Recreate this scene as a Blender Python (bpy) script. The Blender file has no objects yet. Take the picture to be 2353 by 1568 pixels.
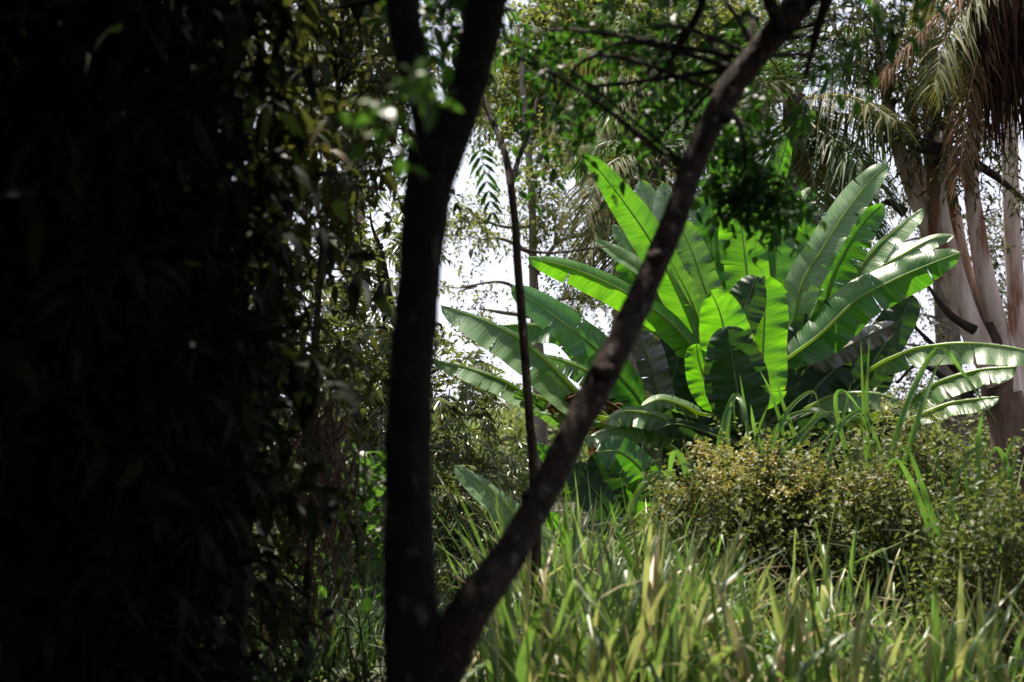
import bpy, math
import numpy as np
from mathutils import Vector
rng = np.random.default_rng(7)
SC = bpy.context.scene
COL = SC.collection

# ------------------------------------------------------------------ camera
CAM = np.array([0.0, 0.0, 1.6])
PITCH = math.radians(4.0)
cd = bpy.data.cameras.new('camera')
cam = bpy.data.objects.new('camera', cd); COL.objects.link(cam)
cam.location = CAM; cam.rotation_euler = (math.pi/2 + PITCH, 0, 0)
cd.lens = 50; cd.sensor_width = 36; cd.clip_start = 0.05; cd.clip_end = 2000
cd.dof.use_dof = True; cd.dof.focus_distance = 14.0; cd.dof.aperture_fstop = 1.9
SC.camera = cam

# ------------------------------------------------------------------ sky, sun, exposure
SUN_EL, SUN_AZ = math.radians(66), math.radians(-20)
w = bpy.data.worlds.new('World'); SC.world = w; w.use_nodes = True
nt = w.node_tree; nt.nodes.clear()
sky = nt.nodes.new('ShaderNodeTexSky'); sky.sky_type = 'NISHITA'; sky.sun_disc = False
sky.sun_elevation = SUN_EL; sky.sun_rotation = SUN_AZ
sky.air_density = 1.0; sky.dust_density = 3.0; sky.ozone_density = 1.0
bg = nt.nodes.new('ShaderNodeBackground'); bg.inputs['Strength'].default_value = 0.08
wo = nt.nodes.new('ShaderNodeOutputWorld')
tcw = nt.nodes.new('ShaderNodeTexCoord'); cn = nt.nodes.new('ShaderNodeTexNoise'); cn.inputs['Scale'].default_value = 2.2; cn.inputs['Detail'].default_value = 6
nt.links.new(tcw.outputs['Generated'], cn.inputs['Vector'])
cr = nt.nodes.new('ShaderNodeValToRGB'); cr.color_ramp.elements[0].position = .38; cr.color_ramp.elements[1].position = .62
cr.color_ramp.elements[0].color = (.25, .25, .25, 1); cr.color_ramp.elements[1].color = (.8, .8, .8, 1)
nt.links.new(cn.outputs[0], cr.inputs[0])
cm = nt.nodes.new('ShaderNodeMix'); cm.data_type = 'RGBA'; cm.inputs[7].default_value = (4.5, 4.6, 5.6, 1)
nt.links.new(cr.outputs[0], cm.inputs[0]); nt.links.new(sky.outputs[0], cm.inputs[6])
# brighter, milky air low over the horizon
sz = nt.nodes.new('ShaderNodeSeparateXYZ'); nt.links.new(tcw.outputs['Generated'], sz.inputs[0])
hr = nt.nodes.new('ShaderNodeValToRGB'); hr.color_ramp.elements[0].position = .12; hr.color_ramp.elements[1].position = .5
hr.color_ramp.elements[0].color = (.85, .85, .85, 1); hr.color_ramp.elements[1].color = (0, 0, 0, 1)
nt.links.new(sz.outputs[2], hr.inputs[0])
hm = nt.nodes.new('ShaderNodeMix'); hm.data_type = 'RGBA'; hm.inputs[7].default_value = (6.6, 6.8, 8.0, 1)
nt.links.new(hr.outputs[0], hm.inputs[0]); nt.links.new(cm.outputs[2], hm.inputs[6])
nt.links.new(hm.outputs[2], bg.inputs['Color']); nt.links.new(bg.outputs[0], wo.inputs['Surface'])
sd = bpy.data.lights.new('sun', 'SUN'); sd.energy = 5.0; sd.angle = math.radians(0.5); sd.color = (1.0, 0.92, 0.78)
sun = bpy.data.objects.new('sun', sd); COL.objects.link(sun)
SUND = Vector((math.sin(SUN_AZ)*math.cos(SUN_EL), math.cos(SUN_AZ)*math.cos(SUN_EL), math.sin(SUN_EL)))
sun.rotation_euler = SUND.to_track_quat('Z', 'Y').to_euler(); sun.location = SUND*60
SC.view_settings.view_transform = 'Standard'; SC.view_settings.look = 'None'
SC.view_settings.exposure = 1.36; SC.view_settings.gamma = 1.0; SC.view_settings.use_curve_mapping = False
SC.render.engine = 'CYCLES'
SC.cycles.use_denoising = True
SC.cycles.max_bounces = 8; SC.cycles.diffuse_bounces = 4; SC.cycles.transmission_bounces = 4; SC.cycles.glossy_bounces = 3
SC.cycles.caustics_reflective = False; SC.cycles.caustics_refractive = False

# ------------------------------------------------------------------ helpers
FWD = np.array([0, math.cos(PITCH), math.sin(PITCH)]); UP = np.array([0, -math.sin(PITCH), math.cos(PITCH)]); RT = np.array([1.0, 0, 0])
PX = 0.72/2353.0
def W(px, py, d):
    """a point d metres in front of the viewpoint, in the direction of the photo position (2353 wide)"""
    return CAM + FWD*d + RT*((px-1176.5)*PX*d) + UP*((784-py)*PX*d)
def nrm(v):
    return v/np.maximum(np.linalg.norm(v, axis=-1, keepdims=True), 1e-9)

def mesh_obj(name, V, faces, mat, parent=None, uv=None, smooth=True):
    """faces: list of int arrays (n,k)"""
    V = np.asarray(V, np.float32)
    faces = [np.asarray(f, np.int32) for f in faces if len(f)]
    me = bpy.data.meshes.new(name)
    me.vertices.add(len(V)); me.vertices.foreach_set('co', V.ravel())
    loops = np.concatenate([f.ravel() for f in faces])
    tot = np.concatenate([np.full(len(f), f.shape[1], np.int32) for f in faces])
    start = np.concatenate([[0], np.cumsum(tot)[:-1]]).astype(np.int32)
    me.loops.add(len(loops)); me.loops.foreach_set('vertex_index', loops)
    me.polygons.add(len(tot)); me.polygons.foreach_set('loop_start', start); me.polygons.foreach_set('loop_total', tot)
    if smooth: me.polygons.foreach_set('use_smooth', np.ones(len(tot), bool))
    me.update(calc_edges=True)
    if uv is not None:
        ul = me.uv_layers.new(name='UVMap'); ul.data.foreach_set('uv', np.asarray(uv, np.float32)[loops].ravel())
    me.materials.append(mat)
    o = bpy.data.objects.new(name, me); COL.objects.link(o)
    if parent is not None:
        o.parent = parent; o.matrix_parent_inverse = parent.matrix_world.inverted()
        me.transform(__import__('mathutils').Matrix.Translation(-Vector(parent.location)))
        o.matrix_parent_inverse.identity()
    return o

def tag(o, label=None, cat=None, group=None, kind=None):
    if label: o['label'] = label
    if cat: o['category'] = cat
    if group: o['group'] = group
    if kind: o['kind'] = kind
    return o
def thing(name, loc, label, cat, group=None):
    o = bpy.data.objects.new(name, None); COL.objects.link(o)
    o.location = Vector([float(c) for c in loc]); o.empty_display_size = 0.2
    return tag(o, label, cat, group)

class Geo:
    def __init__(s): s.V = []; s.F = {}; s.n = 0; s.UV = []
    def add(s, V, faces, uv=None):
        V = np.asarray(V, float).reshape(-1, 3)
        for f in faces:
            f = np.asarray(f, int)
            if len(f): s.F.setdefault(f.shape[1], []).append(f + s.n)
        s.V.append(V); s.n += len(V)
        if uv is not None: s.UV.append(uv)
    def build(s, name, mat, parent=None, smooth=True):
        if s.n == 0: return None
        return mesh_obj(name, np.concatenate(s.V), [np.concatenate(v) for v in s.F.values()], mat, parent,
                        np.concatenate(s.UV) if s.UV else None, smooth)

def catmull(P, n):
    P = np.asarray(P, float)
    if len(P) == 2:
        t = np.linspace(0, 1, n)[:, None]; return P[0]*(1-t)+P[1]*t
    Q = np.vstack([2*P[0]-P[1], P, 2*P[-1]-P[-2]])
    seg = np.linalg.norm(np.diff(P, axis=0), axis=1); cum = np.concatenate([[0], np.cumsum(seg)])
    u = np.linspace(0, cum[-1], n)
    i = np.clip(np.searchsorted(cum, u, side='right')-1, 0, len(P)-2)
    t = ((u-cum[i])/np.maximum(seg[i], 1e-9))[:, None]
    p0, p1, p2, p3 = Q[i], Q[i+1], Q[i+2], Q[i+3]
    return 0.5*(2*p1+(p2-p0)*t+(2*p0-5*p1+4*p2-p3)*t**2+(3*p1-p0-3*p2+p3)*t**3)

def tube(G, P, R, n=24, k=10, rough=0.0, cap=True):
    """tapered tube along control points P with radii R"""
    C = catmull(P, n)
    R = np.asarray(R, float)
    if len(R) > 1:
        # radii follow the control points
        P_ = np.asarray(P, float); cum = np.concatenate([[0], np.cumsum(np.linalg.norm(np.diff(P_, axis=0), axis=1))])
        r = np.interp(np.linspace(0, cum[-1], n), np.linspace(0, cum[-1], len(R)) if len(R) != len(P_) else cum, R)
    else: r = np.full(n, R[0])
    T = nrm(np.gradient(C, axis=0))
    ref = np.array([0.0, 1, 0]) if abs(T[:, 1].mean()) < 0.8 else np.array([1.0, 0, 0])
    A = nrm(np.cross(T, ref)); B = np.cross(T, A)
    th = np.linspace(0, 2*math.pi, k, endpoint=False)
    rr = r[:, None]*np.ones(k)
    if rough:
        ph = rng.uniform(0, 6.28, 6)
        z = np.linspace(0, 1, n)[:, None]*n
        rr = rr*(1+rough*(np.sin(th*2+ph[0]+z*.35)+.7*np.sin(th*3+ph[1]-z*.8)+.6*np.sin(z*1.1+ph[2]+th)) + rough*.6*rng.normal(0, 1, (n, k)))
    V = C[:, None, :] + A[:, None, :]*(np.cos(th)*rr)[..., None] + B[:, None, :]*(np.sin(th)*rr)[..., None]
    i = np.arange(n-1)[:, None]*k; j = np.arange(k)[None]; j2 = (j+1) % k
    F = np.stack([i+j, i+j2, i+k+j2, i+k+j], -1).reshape(-1, 4)
    Vv = V.reshape(-1, 3); faces = [F]
    if cap:
        Vv = np.vstack([Vv, C[-1:]]); e = (n-1)*k
        faces.append(np.stack([e+np.arange(k), e+(np.arange(k)+1) % k, np.full(k, n*k)], -1))
    G.add(Vv, faces)
    return C

# leaf templates: (x across, y along, z up) and triangles
TPL = {
 'rhomb': (np.array([[0,0,0],[-.5,.42,.10],[0,1,-.05],[.5,.42,.10]]), np.array([[0,2,1],[0,3,2]])),
 'leaf': (np.array([[0,0,0],[0,.35,.05],[0,.7,.03],[0,1,-.08],[-.42,.25,.1],[-.46,.6,.07],[.42,.25,.1],[.46,.6,.07]]),
          np.array([[0,1,4],[1,5,4],[1,2,5],[2,3,5],[0,6,1],[1,6,7],[1,7,2],[2,7,3]])),
 'round': (np.array([[0,0,0],[-.4,.15,.04],[-.52,.5,.06],[-.3,.85,.02],[0,1,-.06],[.3,.85,.02],[.52,.5,.06],[.4,.15,.04],[0,.5,0]]),
          np.array([[8,1,0],[8,2,1],[8,3,2],[8,4,3],[8,5,4],[8,6,5],[8,7,6],[8,0,7]])),
 'strip': (np.array([[-.25,0,0],[.25,0,0],[-.5,.3,0],[.5,.3,0],[-.4,.66,0],[.4,.66,0],[0,1,0]]),
           np.array([[0,1,3],[0,3,2],[2,3,5],[2,5,4],[4,5,6]])),
}
def leaves(G, O, D, N, L, Wd, tpl='rhomb', droop=0.0, zjit=1.0):
    O = np.asarray(O); m = len(O)
    if m == 0: return
    T, F = TPL[tpl]; k = len(T)
    D = nrm(D); S = nrm(np.cross(D, N)); N2 = np.cross(S, D)
    L = np.broadcast_to(L, (m,)); Wd = np.broadcast_to(Wd, (m,)); droop = np.broadcast_to(droop, (m,))
    V = O[:, None]+D[:, None]*(T[None, :, 1:2]*L[:, None, None])+S[:, None]*(T[None, :, 0:1]*Wd[:, None, None])+N2[:, None]*(T[None, :, 2:3]*(L*zjit)[:, None, None])
    V[..., 2] -= droop[:, None]*L[:, None]*T[None, :, 1]**2
    Fs = (F[None]+(np.arange(m)*k)[:, None, None]).reshape(-1, 3)
    G.add(V.reshape(-1, 3), [Fs])

def twigs(GL, GB, S, D, L, droop, nl, mode, ll, lw, tpl, ldroop=0.1, br=0.004, t0=0.12, upn=1.0, k=3):
    """leafy twigs: S starts, D dirs, L lengths"""
    S = np.asarray(S); D = nrm(np.asarray(D)); m = len(S)
    if m == 0: return
    L = np.broadcast_to(L, (m,)); droop = np.broadcast_to(droop, (m,))
    t = np.linspace(t0, 1, nl)
    def pos(t): 
        p = S[:, None]+D[:, None]*(L[:, None]*t)[..., None]
        p[..., 2] -= (droop*L)[:, None]*t**2
        return p
    P = pos(np.broadcast_to(t, (m, nl)))
    Tn = np.repeat(D[:, None], nl, 1).copy(); Tn[..., 2] -= 2*droop[:, None]*t; Tn = nrm(Tn)
    if mode == 'alt':
        az = (np.arange(nl)*2.4)[None]+rng.uniform(0, 6.28, (m, 1))
        A = nrm(np.cross(Tn, rng.normal(0, 1, (m, 1, 3)))); B = np.cross(Tn, A)
        R = A*np.cos(az)[..., None]+B*np.sin(az)[..., None]
        LD = Tn*0.55+R*0.9; LD[..., 2] += 0.05
        LN = np.array([0, 0, upn])+rng.normal(0, .45, (m, nl, 3))
        fac = np.ones(nl)
        O = P; LDn = LD; LNn = LN; lf = np.broadcast_to(fac, (m, nl))
    else:  # pinnate, two rows
        H = nrm(np.cross(Tn, np.array([0, 0, 1.0])+rng.normal(0, .35, (m, 1, 3))))
        Nn = np.cross(H, Tn)
        prof = np.clip(1.15*np.sin(np.pi*(0.12+0.83*t))**0.6, .3, 1)
        fwd = 0.35+0.75*t[None, :, None]
        a = Tn*fwd+H*0.95; b = Tn*fwd-H*0.95
        jit = lambda: rng.normal(0, .12, (m, nl, 3))
        O = np.concatenate([P, P], 1); LDn = np.concatenate([a+jit(), b+jit()], 1)
        LNn = np.concatenate([Nn+jit()*1.5, Nn+jit()*1.5], 1)
        lf = np.broadcast_to(np.concatenate([prof, prof]), (m, 2*nl))
    sz = rng.uniform(.75, 1.2, lf.shape)*lf
    leaves(GL, O.reshape(-1, 3), LDn.reshape(-1, 3), LNn.reshape(-1, 3), (ll*sz).ravel(), (lw*sz**.6).ravel(), tpl, ldroop*rng.uniform(.4, 1.6, sz.size))
    if GB is not None and br > 0:
        n = 5; tt = np.broadcast_to(np.linspace(0, 1, n), (m, n)); C = pos(tt)
        Tt = np.repeat(D[:, None], n, 1).copy(); Tt[..., 2] -= 2*droop[:, None]*tt; Tt = nrm(Tt)
        A = nrm(np.cross(Tt, np.array([.3, .9, .1]))); B = np.cross(Tt, A)
        th = np.arange(k)*2*math.pi/k; r = br*(1-.75*tt)
        V = C[:, :, None]+(A[:, :, None]*np.cos(th)[:, None]+B[:, :, None]*np.sin(th)[:, None])*r[..., None, None]
        base = (np.arange(m)*n*k)[:, None, None]+(np.arange(n-1)*k)[None, :, None]
        j = np.arange(k); j2 = (j+1) % k
        F = np.stack([base+j, base+j2, base+k+j2, base+k+j], -1).reshape(-1, 4)
        GB.add(V.reshape(-1, 3), [F])

def in_ball(n, shell=0.35):
    v = nrm(rng.normal(0, 1, (n, 3))); return v*(rng.uniform(shell**3, 1, n)**(1/3))[:, None]

def crown(GL, GB, clusters, trunk_pts, tw=dict(), branch_r=0.03, bark_k=6):
    """clusters: (px, py, d, rx_px, ry_px, rd_m, n_twigs); each gets a limb from the nearest trunk point"""
    for (px, py, d, rx, ry, rd, n) in clusters:
        c = W(px, py, d); r = np.array([rx*PX*d, rd, ry*PX*d])
        cluster(GL, GB, c, r, n, trunk_pts, tw, branch_r, bark_k)
def cluster(GL, GB, c, r, n, trunk_pts=None, tw=dict(), branch_r=0.03, bark_k=6):
    v = in_ball(n); S = c+v*r*0.85
    out = nrm(v*r/np.max(r))
    D = out*tw.get('out', .7)+rng.normal(0, .5, (n, 3))+np.array([0, 0, tw.get('up', .15)])
    twigs(GL, GB, S, D, tw.get('L', .5)*rng.uniform(.6, 1.3, n), tw.get('droop', .25)*rng.uniform(.3, 1.6, n), tw.get('nl', 9), tw.get('mode', 'alt'),
          tw.get('ll', .1), tw.get('lw', .04), tw.get('tpl', 'rhomb'), tw.get('ldroop', .15), tw.get('br', .004), tw.get('t0', .12), tw.get('upn', 1.0))
    if trunk_pts is not None and GB is not None and branch_r > 0:
        T = np.asarray(trunk_pts)
        dist = np.linalg.norm(T-c-np.array([0, 0, -0.3]), axis=1)+np.maximum(T[:, 2]-c[2], 0)*1.5
        s = T[np.argmin(dist)]
        mid = (s+c)/2+rng.normal(0, .08, 3)*np.linalg.norm(c-s)+np.array([0, 0, .08*np.linalg.norm(c-s)])
        tube(GB, [s, mid, c], [branch_r, branch_r*.7, branch_r*.3], 12, bark_k, .05)
        for q in range(min(9, max(2, n//14))):
            e = c+in_ball(1, .6)[0]*r*.9
            st = mid*.3+c*.7+rng.normal(0, .05, 3)
            tube(GB, [st, (st+e)/2+rng.normal(0, .05, 3)*np.linalg.norm(e-st), e], [branch_r*.4, branch_r*.28, branch_r*.1], 7, 4)

# ------------------------------------------------------------------ materials
def new_mat(name):
    m = bpy.data.materials.new(name); m.use_nodes = True; m.node_tree.nodes.clear()
    N = m.node_tree.nodes; Lk = m.node_tree.links
    return m, N, Lk
def ramp(N, stops, interp='LINEAR'):
    r = N.new('ShaderNodeValToRGB'); r.color_ramp.interpolation = interp
    e = r.color_ramp.elements
    while len(e) < len(stops): e.new(0.5)
    for el, (p, c) in zip(e, stops): el.position = p; el.color = (*c, 1)
    return r
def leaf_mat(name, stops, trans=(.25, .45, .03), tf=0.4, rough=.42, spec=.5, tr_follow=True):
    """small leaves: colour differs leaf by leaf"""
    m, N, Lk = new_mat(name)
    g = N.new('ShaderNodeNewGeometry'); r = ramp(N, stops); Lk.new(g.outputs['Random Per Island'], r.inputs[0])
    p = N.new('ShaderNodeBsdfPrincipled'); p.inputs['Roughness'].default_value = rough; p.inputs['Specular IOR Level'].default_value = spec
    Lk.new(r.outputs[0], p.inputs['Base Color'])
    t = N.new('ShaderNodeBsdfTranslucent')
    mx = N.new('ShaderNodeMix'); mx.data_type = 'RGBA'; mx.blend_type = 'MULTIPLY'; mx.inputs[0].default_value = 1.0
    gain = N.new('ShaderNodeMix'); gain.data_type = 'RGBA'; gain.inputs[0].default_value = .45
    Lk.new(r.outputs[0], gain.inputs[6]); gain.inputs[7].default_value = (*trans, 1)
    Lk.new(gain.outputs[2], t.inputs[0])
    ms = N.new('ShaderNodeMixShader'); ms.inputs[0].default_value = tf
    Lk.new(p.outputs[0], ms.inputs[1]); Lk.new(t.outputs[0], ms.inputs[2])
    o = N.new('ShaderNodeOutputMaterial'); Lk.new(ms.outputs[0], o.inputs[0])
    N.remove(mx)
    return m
def bark_mat(name, dark, mid, spot=None, scale=6.0, stretch=.25, spot_amt=.62, rough=.9, bump=.5, spot_scale=14):
    m, N, Lk = new_mat(name)
    tc = N.new('ShaderNodeTexCoord'); mp = N.new('ShaderNodeMapping'); mp.inputs['Scale'].default_value = (1, 1, stretch)
    Lk.new(tc.outputs['Object'], mp.inputs[0])
    n1 = N.new('ShaderNodeTexNoise'); n1.inputs['Scale'].default_value = scale; n1.inputs['Detail'].default_value = 8; n1.inputs['Roughness'].default_value = .65
    Lk.new(mp.outputs[0], n1.inputs['Vector'])
    r = ramp(N, [(.38, dark), (.62, mid)]); Lk.new(n1.outputs[0], r.inputs[0]); colr = r.outputs[0]
    if spot:
        n2 = N.new('ShaderNodeTexNoise'); n2.inputs['Scale'].default_value = spot_scale; n2.inputs['Detail'].default_value = 3
        Lk.new(mp.outputs[0], n2.inputs['Vector'])
        r2 = ramp(N, [(spot_amt, (0, 0, 0)), (spot_amt+.09, (1, 1, 1))]); Lk.new(n2.outputs[0], r2.inputs[0])
        mx = N.new('ShaderNodeMix'); mx.data_type = 'RGBA'; Lk.new(r2.outputs[0], mx.inputs[0]); Lk.new(colr, mx.inputs[6]); mx.inputs[7].default_value = (*spot, 1)
        colr = mx.outputs[2]
    p = N.new('ShaderNodeBsdfPrincipled'); p.inputs['Roughness'].default_value = rough; p.inputs['Specular IOR Level'].default_value = .2
    Lk.new(colr, p.inputs['Base Color'])
    b = N.new('ShaderNodeBump'); b.inputs['Strength'].default_value = bump; b.inputs['Distance'].default_value = .05
    Lk.new(n1.outputs[0], b.inputs['Height']); Lk.new(b.outputs[0], p.inputs['Normal'])
    o = N.new('ShaderNodeOutputMaterial'); Lk.new(p.outputs[0], o.inputs[0])
    return m
def banana_mat(name, c0, c1, tr0, tr1, tf=.45, rough=.4, spec=.6):
    """UV x runs along the midrib in metres, y is -1..1 across: parallel veins leave the midrib sideways"""
    m, N, Lk = new_mat(name)
    uv = N.new('ShaderNodeUVMap'); sep = N.new('ShaderNodeSeparateXYZ'); Lk.new(uv.outputs[0], sep.inputs[0])
    ab = N.new('ShaderNodeMath'); ab.operation = 'ABSOLUTE'; Lk.new(sep.outputs[1], ab.inputs[0])
    mu = N.new('ShaderNodeMath'); mu.operation = 'MULTIPLY_ADD'; mu.inputs[1].default_value = -.06
    Lk.new(ab.outputs[0], mu.inputs[0]); Lk.new(sep.outputs[0], mu.inputs[2])     # veins sweep towards the tip
    cb = N.new('ShaderNodeCombineXYZ'); 
    m1 = N.new('ShaderNodeMath'); m1.operation = 'MULTIPLY'; m1.inputs[1].default_value = 42; Lk.new(mu.outputs[0], m1.inputs[0])
    m2 = N.new('ShaderNodeMath'); m2.operation = 'MULTIPLY'; m2.inputs[1].default_value = .7; Lk.new(sep.outputs[1], m2.inputs[0])
    oi = N.new('ShaderNodeObjectInfo'); m3 = N.new('ShaderNodeMath'); m3.operation = 'MULTIPLY'; m3.inputs[1].default_value = 50; Lk.new(oi.outputs['Random'], m3.inputs[0])
    Lk.new(m1.outputs[0], cb.inputs[0]); Lk.new(m2.outputs[0], cb.inputs[1]); Lk.new(m3.outputs[0], cb.inputs[2])
    fine = N.new('ShaderNodeTexNoise'); fine.inputs['Scale'].default_value = 1.6; fine.inputs['Detail'].default_value = 2; Lk.new(cb.outputs[0], fine.inputs['Vector'])
    coarse = N.new('ShaderNodeTexNoise'); coarse.inputs['Scale'].default_value = .16; coarse.inputs['Detail'].default_value = 3; Lk.new(cb.outputs[0], coarse.inputs['Vector'])
    ad = N.new('ShaderNodeMath'); ad.operation = 'MULTIPLY_ADD'; ad.inputs[1].default_value = .55; Lk.new(fine.outputs[0], ad.inputs[0])
    h = N.new('ShaderNodeMath'); h.operation = 'MULTIPLY'; h.inputs[1].default_value = .45; Lk.new(coarse.outputs[0], h.inputs[0]); Lk.new(h.outputs[0], ad.inputs[2])
    r = ramp(N, [(.40, c0), (.60, c1)]); Lk.new(ad.outputs[0], r.inputs[0])
    r2 = ramp(N, [(.40, tr0), (.60, tr1)]); Lk.new(ad.outputs[0], r2.inputs[0])
    # brown dry rim
    n3 = N.new('ShaderNodeTexNoise'); n3.inputs['Scale'].default_value = 9; Lk.new(uv.outputs[0], n3.inputs['Vector'])
    rm = N.new('ShaderNodeMath'); rm.operation = 'MULTIPLY_ADD'; rm.inputs[1].default_value = .16; Lk.new(n3.outputs[0], rm.inputs[0]); Lk.new(ab.outputs[0], rm.inputs[2])
    rr = ramp(N, [(.985, (0, 0, 0)), (1.0, (1, 1, 1))])
    sb = N.new('ShaderNodeMath'); sb.operation = 'SUBTRACT'; sb.inputs[1].default_value = .08; Lk.new(rm.outputs[0], sb.inputs[0]); Lk.new(sb.outputs[0], rr.inputs[0])
    def brown(src, c):
        mx = N.new('ShaderNodeMix'); mx.data_type = 'RGBA'; Lk.new(rr.outputs[0], mx.inputs[0]); Lk.new(src, mx.inputs[6]); mx.inputs[7].default_value = (*c, 1); return mx.outputs[2]
    p = N.new('ShaderNodeBsdfPrincipled'); p.inputs['Roughness'].default_value = rough; p.inputs['Specular IOR Level'].default_value = spec
    Lk.new(brown(r.outputs[0], (.12, .09, .03)), p.inputs['Base Color'])
    t = N.new('ShaderNodeBsdfTranslucent'); Lk.new(brown(r2.outputs[0], (.2, .12, .03)), t.inputs[0])
    b = N.new('ShaderNodeBump'); b.inputs['Strength'].default_value = .5; b.inputs['Distance'].default_value = .014
    Lk.new(ad.outputs[0], b.inputs['Height']); Lk.new(b.outputs[0], p.inputs['Normal'])
    ms = N.new('ShaderNodeMixShader'); ms.inputs[0].default_value = tf
    Lk.new(p.outputs[0], ms.inputs[1]); Lk.new(t.outputs[0], ms.inputs[2])
    o = N.new('ShaderNodeOutputMaterial'); Lk.new(ms.outputs[0], o.inputs[0])
    return m
def plain_mat(name, c, rough=.6, tr=None, tf=.3):
    m, N, Lk = new_mat(name)
    tc = N.new('ShaderNodeTexCoord'); n = N.new('ShaderNodeTexNoise'); n.inputs['Scale'].default_value = 7; n.inputs['Detail'].default_value = 5; Lk.new(tc.outputs['Object'], n.inputs['Vector'])
    r = ramp(N, [(.3, tuple(x*.65 for x in c)), (.7, tuple(x*1.25 for x in c))]); Lk.new(n.outputs[0], r.inputs[0])
    p = N.new('ShaderNodeBsdfPrincipled'); p.inputs['Roughness'].default_value = rough; Lk.new(r.outputs[0], p.inputs['Base Color'])
    o = N.new('ShaderNodeOutputMaterial')
    if tr:
        t = N.new('ShaderNodeBsdfTranslucent'); t.inputs[0].default_value = (*tr, 1); ms = N.new('ShaderNodeMixShader'); ms.inputs[0].default_value = tf
        Lk.new(p.outputs[0], ms.inputs[1]); Lk.new(t.outputs[0], ms.inputs[2]); Lk.new(ms.outputs[0], o.inputs[0])
    else: Lk.new(p.outputs[0], o.inputs[0])
    return m

M_dark = leaf_mat('shade_dark_foliage', [(0, (.004, .006, .003)), (.6, (.006, .010, .004)), (1, (.014, .018, .006))], (.03, .05, .008), .2, .7, .05)  # near-black leaf colour: the deep shade of the thicket is put into it
M_mid = leaf_mat('shaded_foliage', [(0, (.014, .019, .006)), (.6, (.026, .034, .010)), (.92, (.06, .055, .015)), (1, (.08, .045, .018))], (.12, .13, .018), .34, .55, .15)  # lighter copy of the thicket leaves, for the edge where light reaches
M_fore = leaf_mat('foreground_foliage', [(0, (.012, .03, .008)), (.6, (.022, .06, .012)), (1, (.05, .11, .016))], (.09, .27, .015), .40, .45, .25)
M_pin = leaf_mat('pinnate_foliage', [(0, (.022, .04, .012)), (.6, (.04, .065, .018)), (.9, (.10, .11, .03)), (1, (.18, .10, .03))], (.22, .28, .05), .36, .36, .8)
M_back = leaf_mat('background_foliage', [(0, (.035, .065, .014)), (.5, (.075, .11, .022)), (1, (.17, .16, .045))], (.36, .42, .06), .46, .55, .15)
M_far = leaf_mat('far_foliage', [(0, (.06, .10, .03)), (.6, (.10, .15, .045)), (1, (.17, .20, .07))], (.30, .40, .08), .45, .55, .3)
M_euc = leaf_mat('eucalyptus_foliage', [(0, (.022, .034, .012)), (.6, (.045, .055, .02)), (1, (.12, .09, .035))], (.14, .16, .04), .35, .5, .25)
M_palm = leaf_mat('palm_foliage', [(0, (.016, .036, .010)), (.6, (.035, .07, .016)), (1, (.08, .11, .028))], (.13, .26, .03), .38, .5, .2)
M_palmy = leaf_mat('palm_foliage_yellowing', [(0, (.04, .06, .014)), (.6, (.085, .09, .022)), (1, (.17, .14, .045))], (.28, .26, .05), .36, .6, .12)
M_palmd = leaf_mat('palm_foliage_dead', [(0, (.06, .035, .018)), (.6, (.13, .075, .038)), (1, (.22, .13, .075))], (.22, .11, .045), .3, .8, .1)
M_skirt = leaf_mat('palm_skirt_dead', [(0, (.015, .008, .006)), (.6, (.035, .018, .013)), (1, (.10, .05, .032))], (.08, .04, .02), .2, .9, .05)
M_shrub = leaf_mat('shrub_foliage', [(0, (.035, .05, .014)), (.55, (.07, .095, .025)), (1, (.14, .16, .045))], (.20, .25, .03), .38, .55, .3)
M_tip = leaf_mat('shrub_new_growth', [(0, (.12, .135, .03)), (.65, (.20, .185, .045)), (1, (.30, .18, .06))], (.36, .32, .06), .4, .5, .4)
M_vineleaf = leaf_mat('vine_foliage', [(0, (.03, .065, .012)), (.6, (.045, .10, .018)), (1, (.08, .15, .03))], (.16, .38, .03), .40, .4, .4)
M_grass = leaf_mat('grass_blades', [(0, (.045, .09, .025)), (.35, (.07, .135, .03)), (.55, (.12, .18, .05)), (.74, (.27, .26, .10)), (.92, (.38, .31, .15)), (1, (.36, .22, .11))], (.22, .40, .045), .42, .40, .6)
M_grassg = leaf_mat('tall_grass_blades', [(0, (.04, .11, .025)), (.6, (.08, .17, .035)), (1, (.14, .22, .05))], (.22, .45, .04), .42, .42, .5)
M_under = leaf_mat('undergrowth_blades', [(0, (.012, .03, .008)), (.6, (.025, .055, .014)), (1, (.06, .07, .025))], (.06, .13, .02), .35, .5, .3)  # darker than the meadow grass: shade put into the blade colour
M_paleleaf = leaf_mat('pale_leaf', [(0, (.22, .22, .17)), (1, (.36, .35, .28))], (.3, .3, .2), .25, .5, .5)

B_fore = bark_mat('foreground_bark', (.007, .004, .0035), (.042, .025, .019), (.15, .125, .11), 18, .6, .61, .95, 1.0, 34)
B_up = bark_mat('shaded_bark', (.004, .003, .003), (.014, .010, .008), (.07, .06, .05), 16, .6, .64, .95, 1.0, 22)  # stem bark darkened: shade on the upright trunk put into the colour
B_dark = bark_mat('dark_bark', (.012, .009, .007), (.035, .025, .018))
B_sap = bark_mat('sapling_bark', (.02, .013, .01), (.075, .05, .035), (.16, .13, .1), 14, .5, .63, .9, .5, 30)
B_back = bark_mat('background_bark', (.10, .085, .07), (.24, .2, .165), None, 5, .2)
B_euc = bark_mat('eucalyptus_bark', (.33, .235, .19), (.60, .49, .43), (.20, .10, .06), 5.0, .16, .52, .85, .5, 3.2)
B_euc2 = bark_mat('rough_eucalyptus_bark', (.045, .028, .02), (.16, .10, .075), None, 5, .15, .6, .95, .9)
B_palm = bark_mat('palm_bark', (.025, .018, .013), (.085, .06, .04), None, 9, 2.5)
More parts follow.
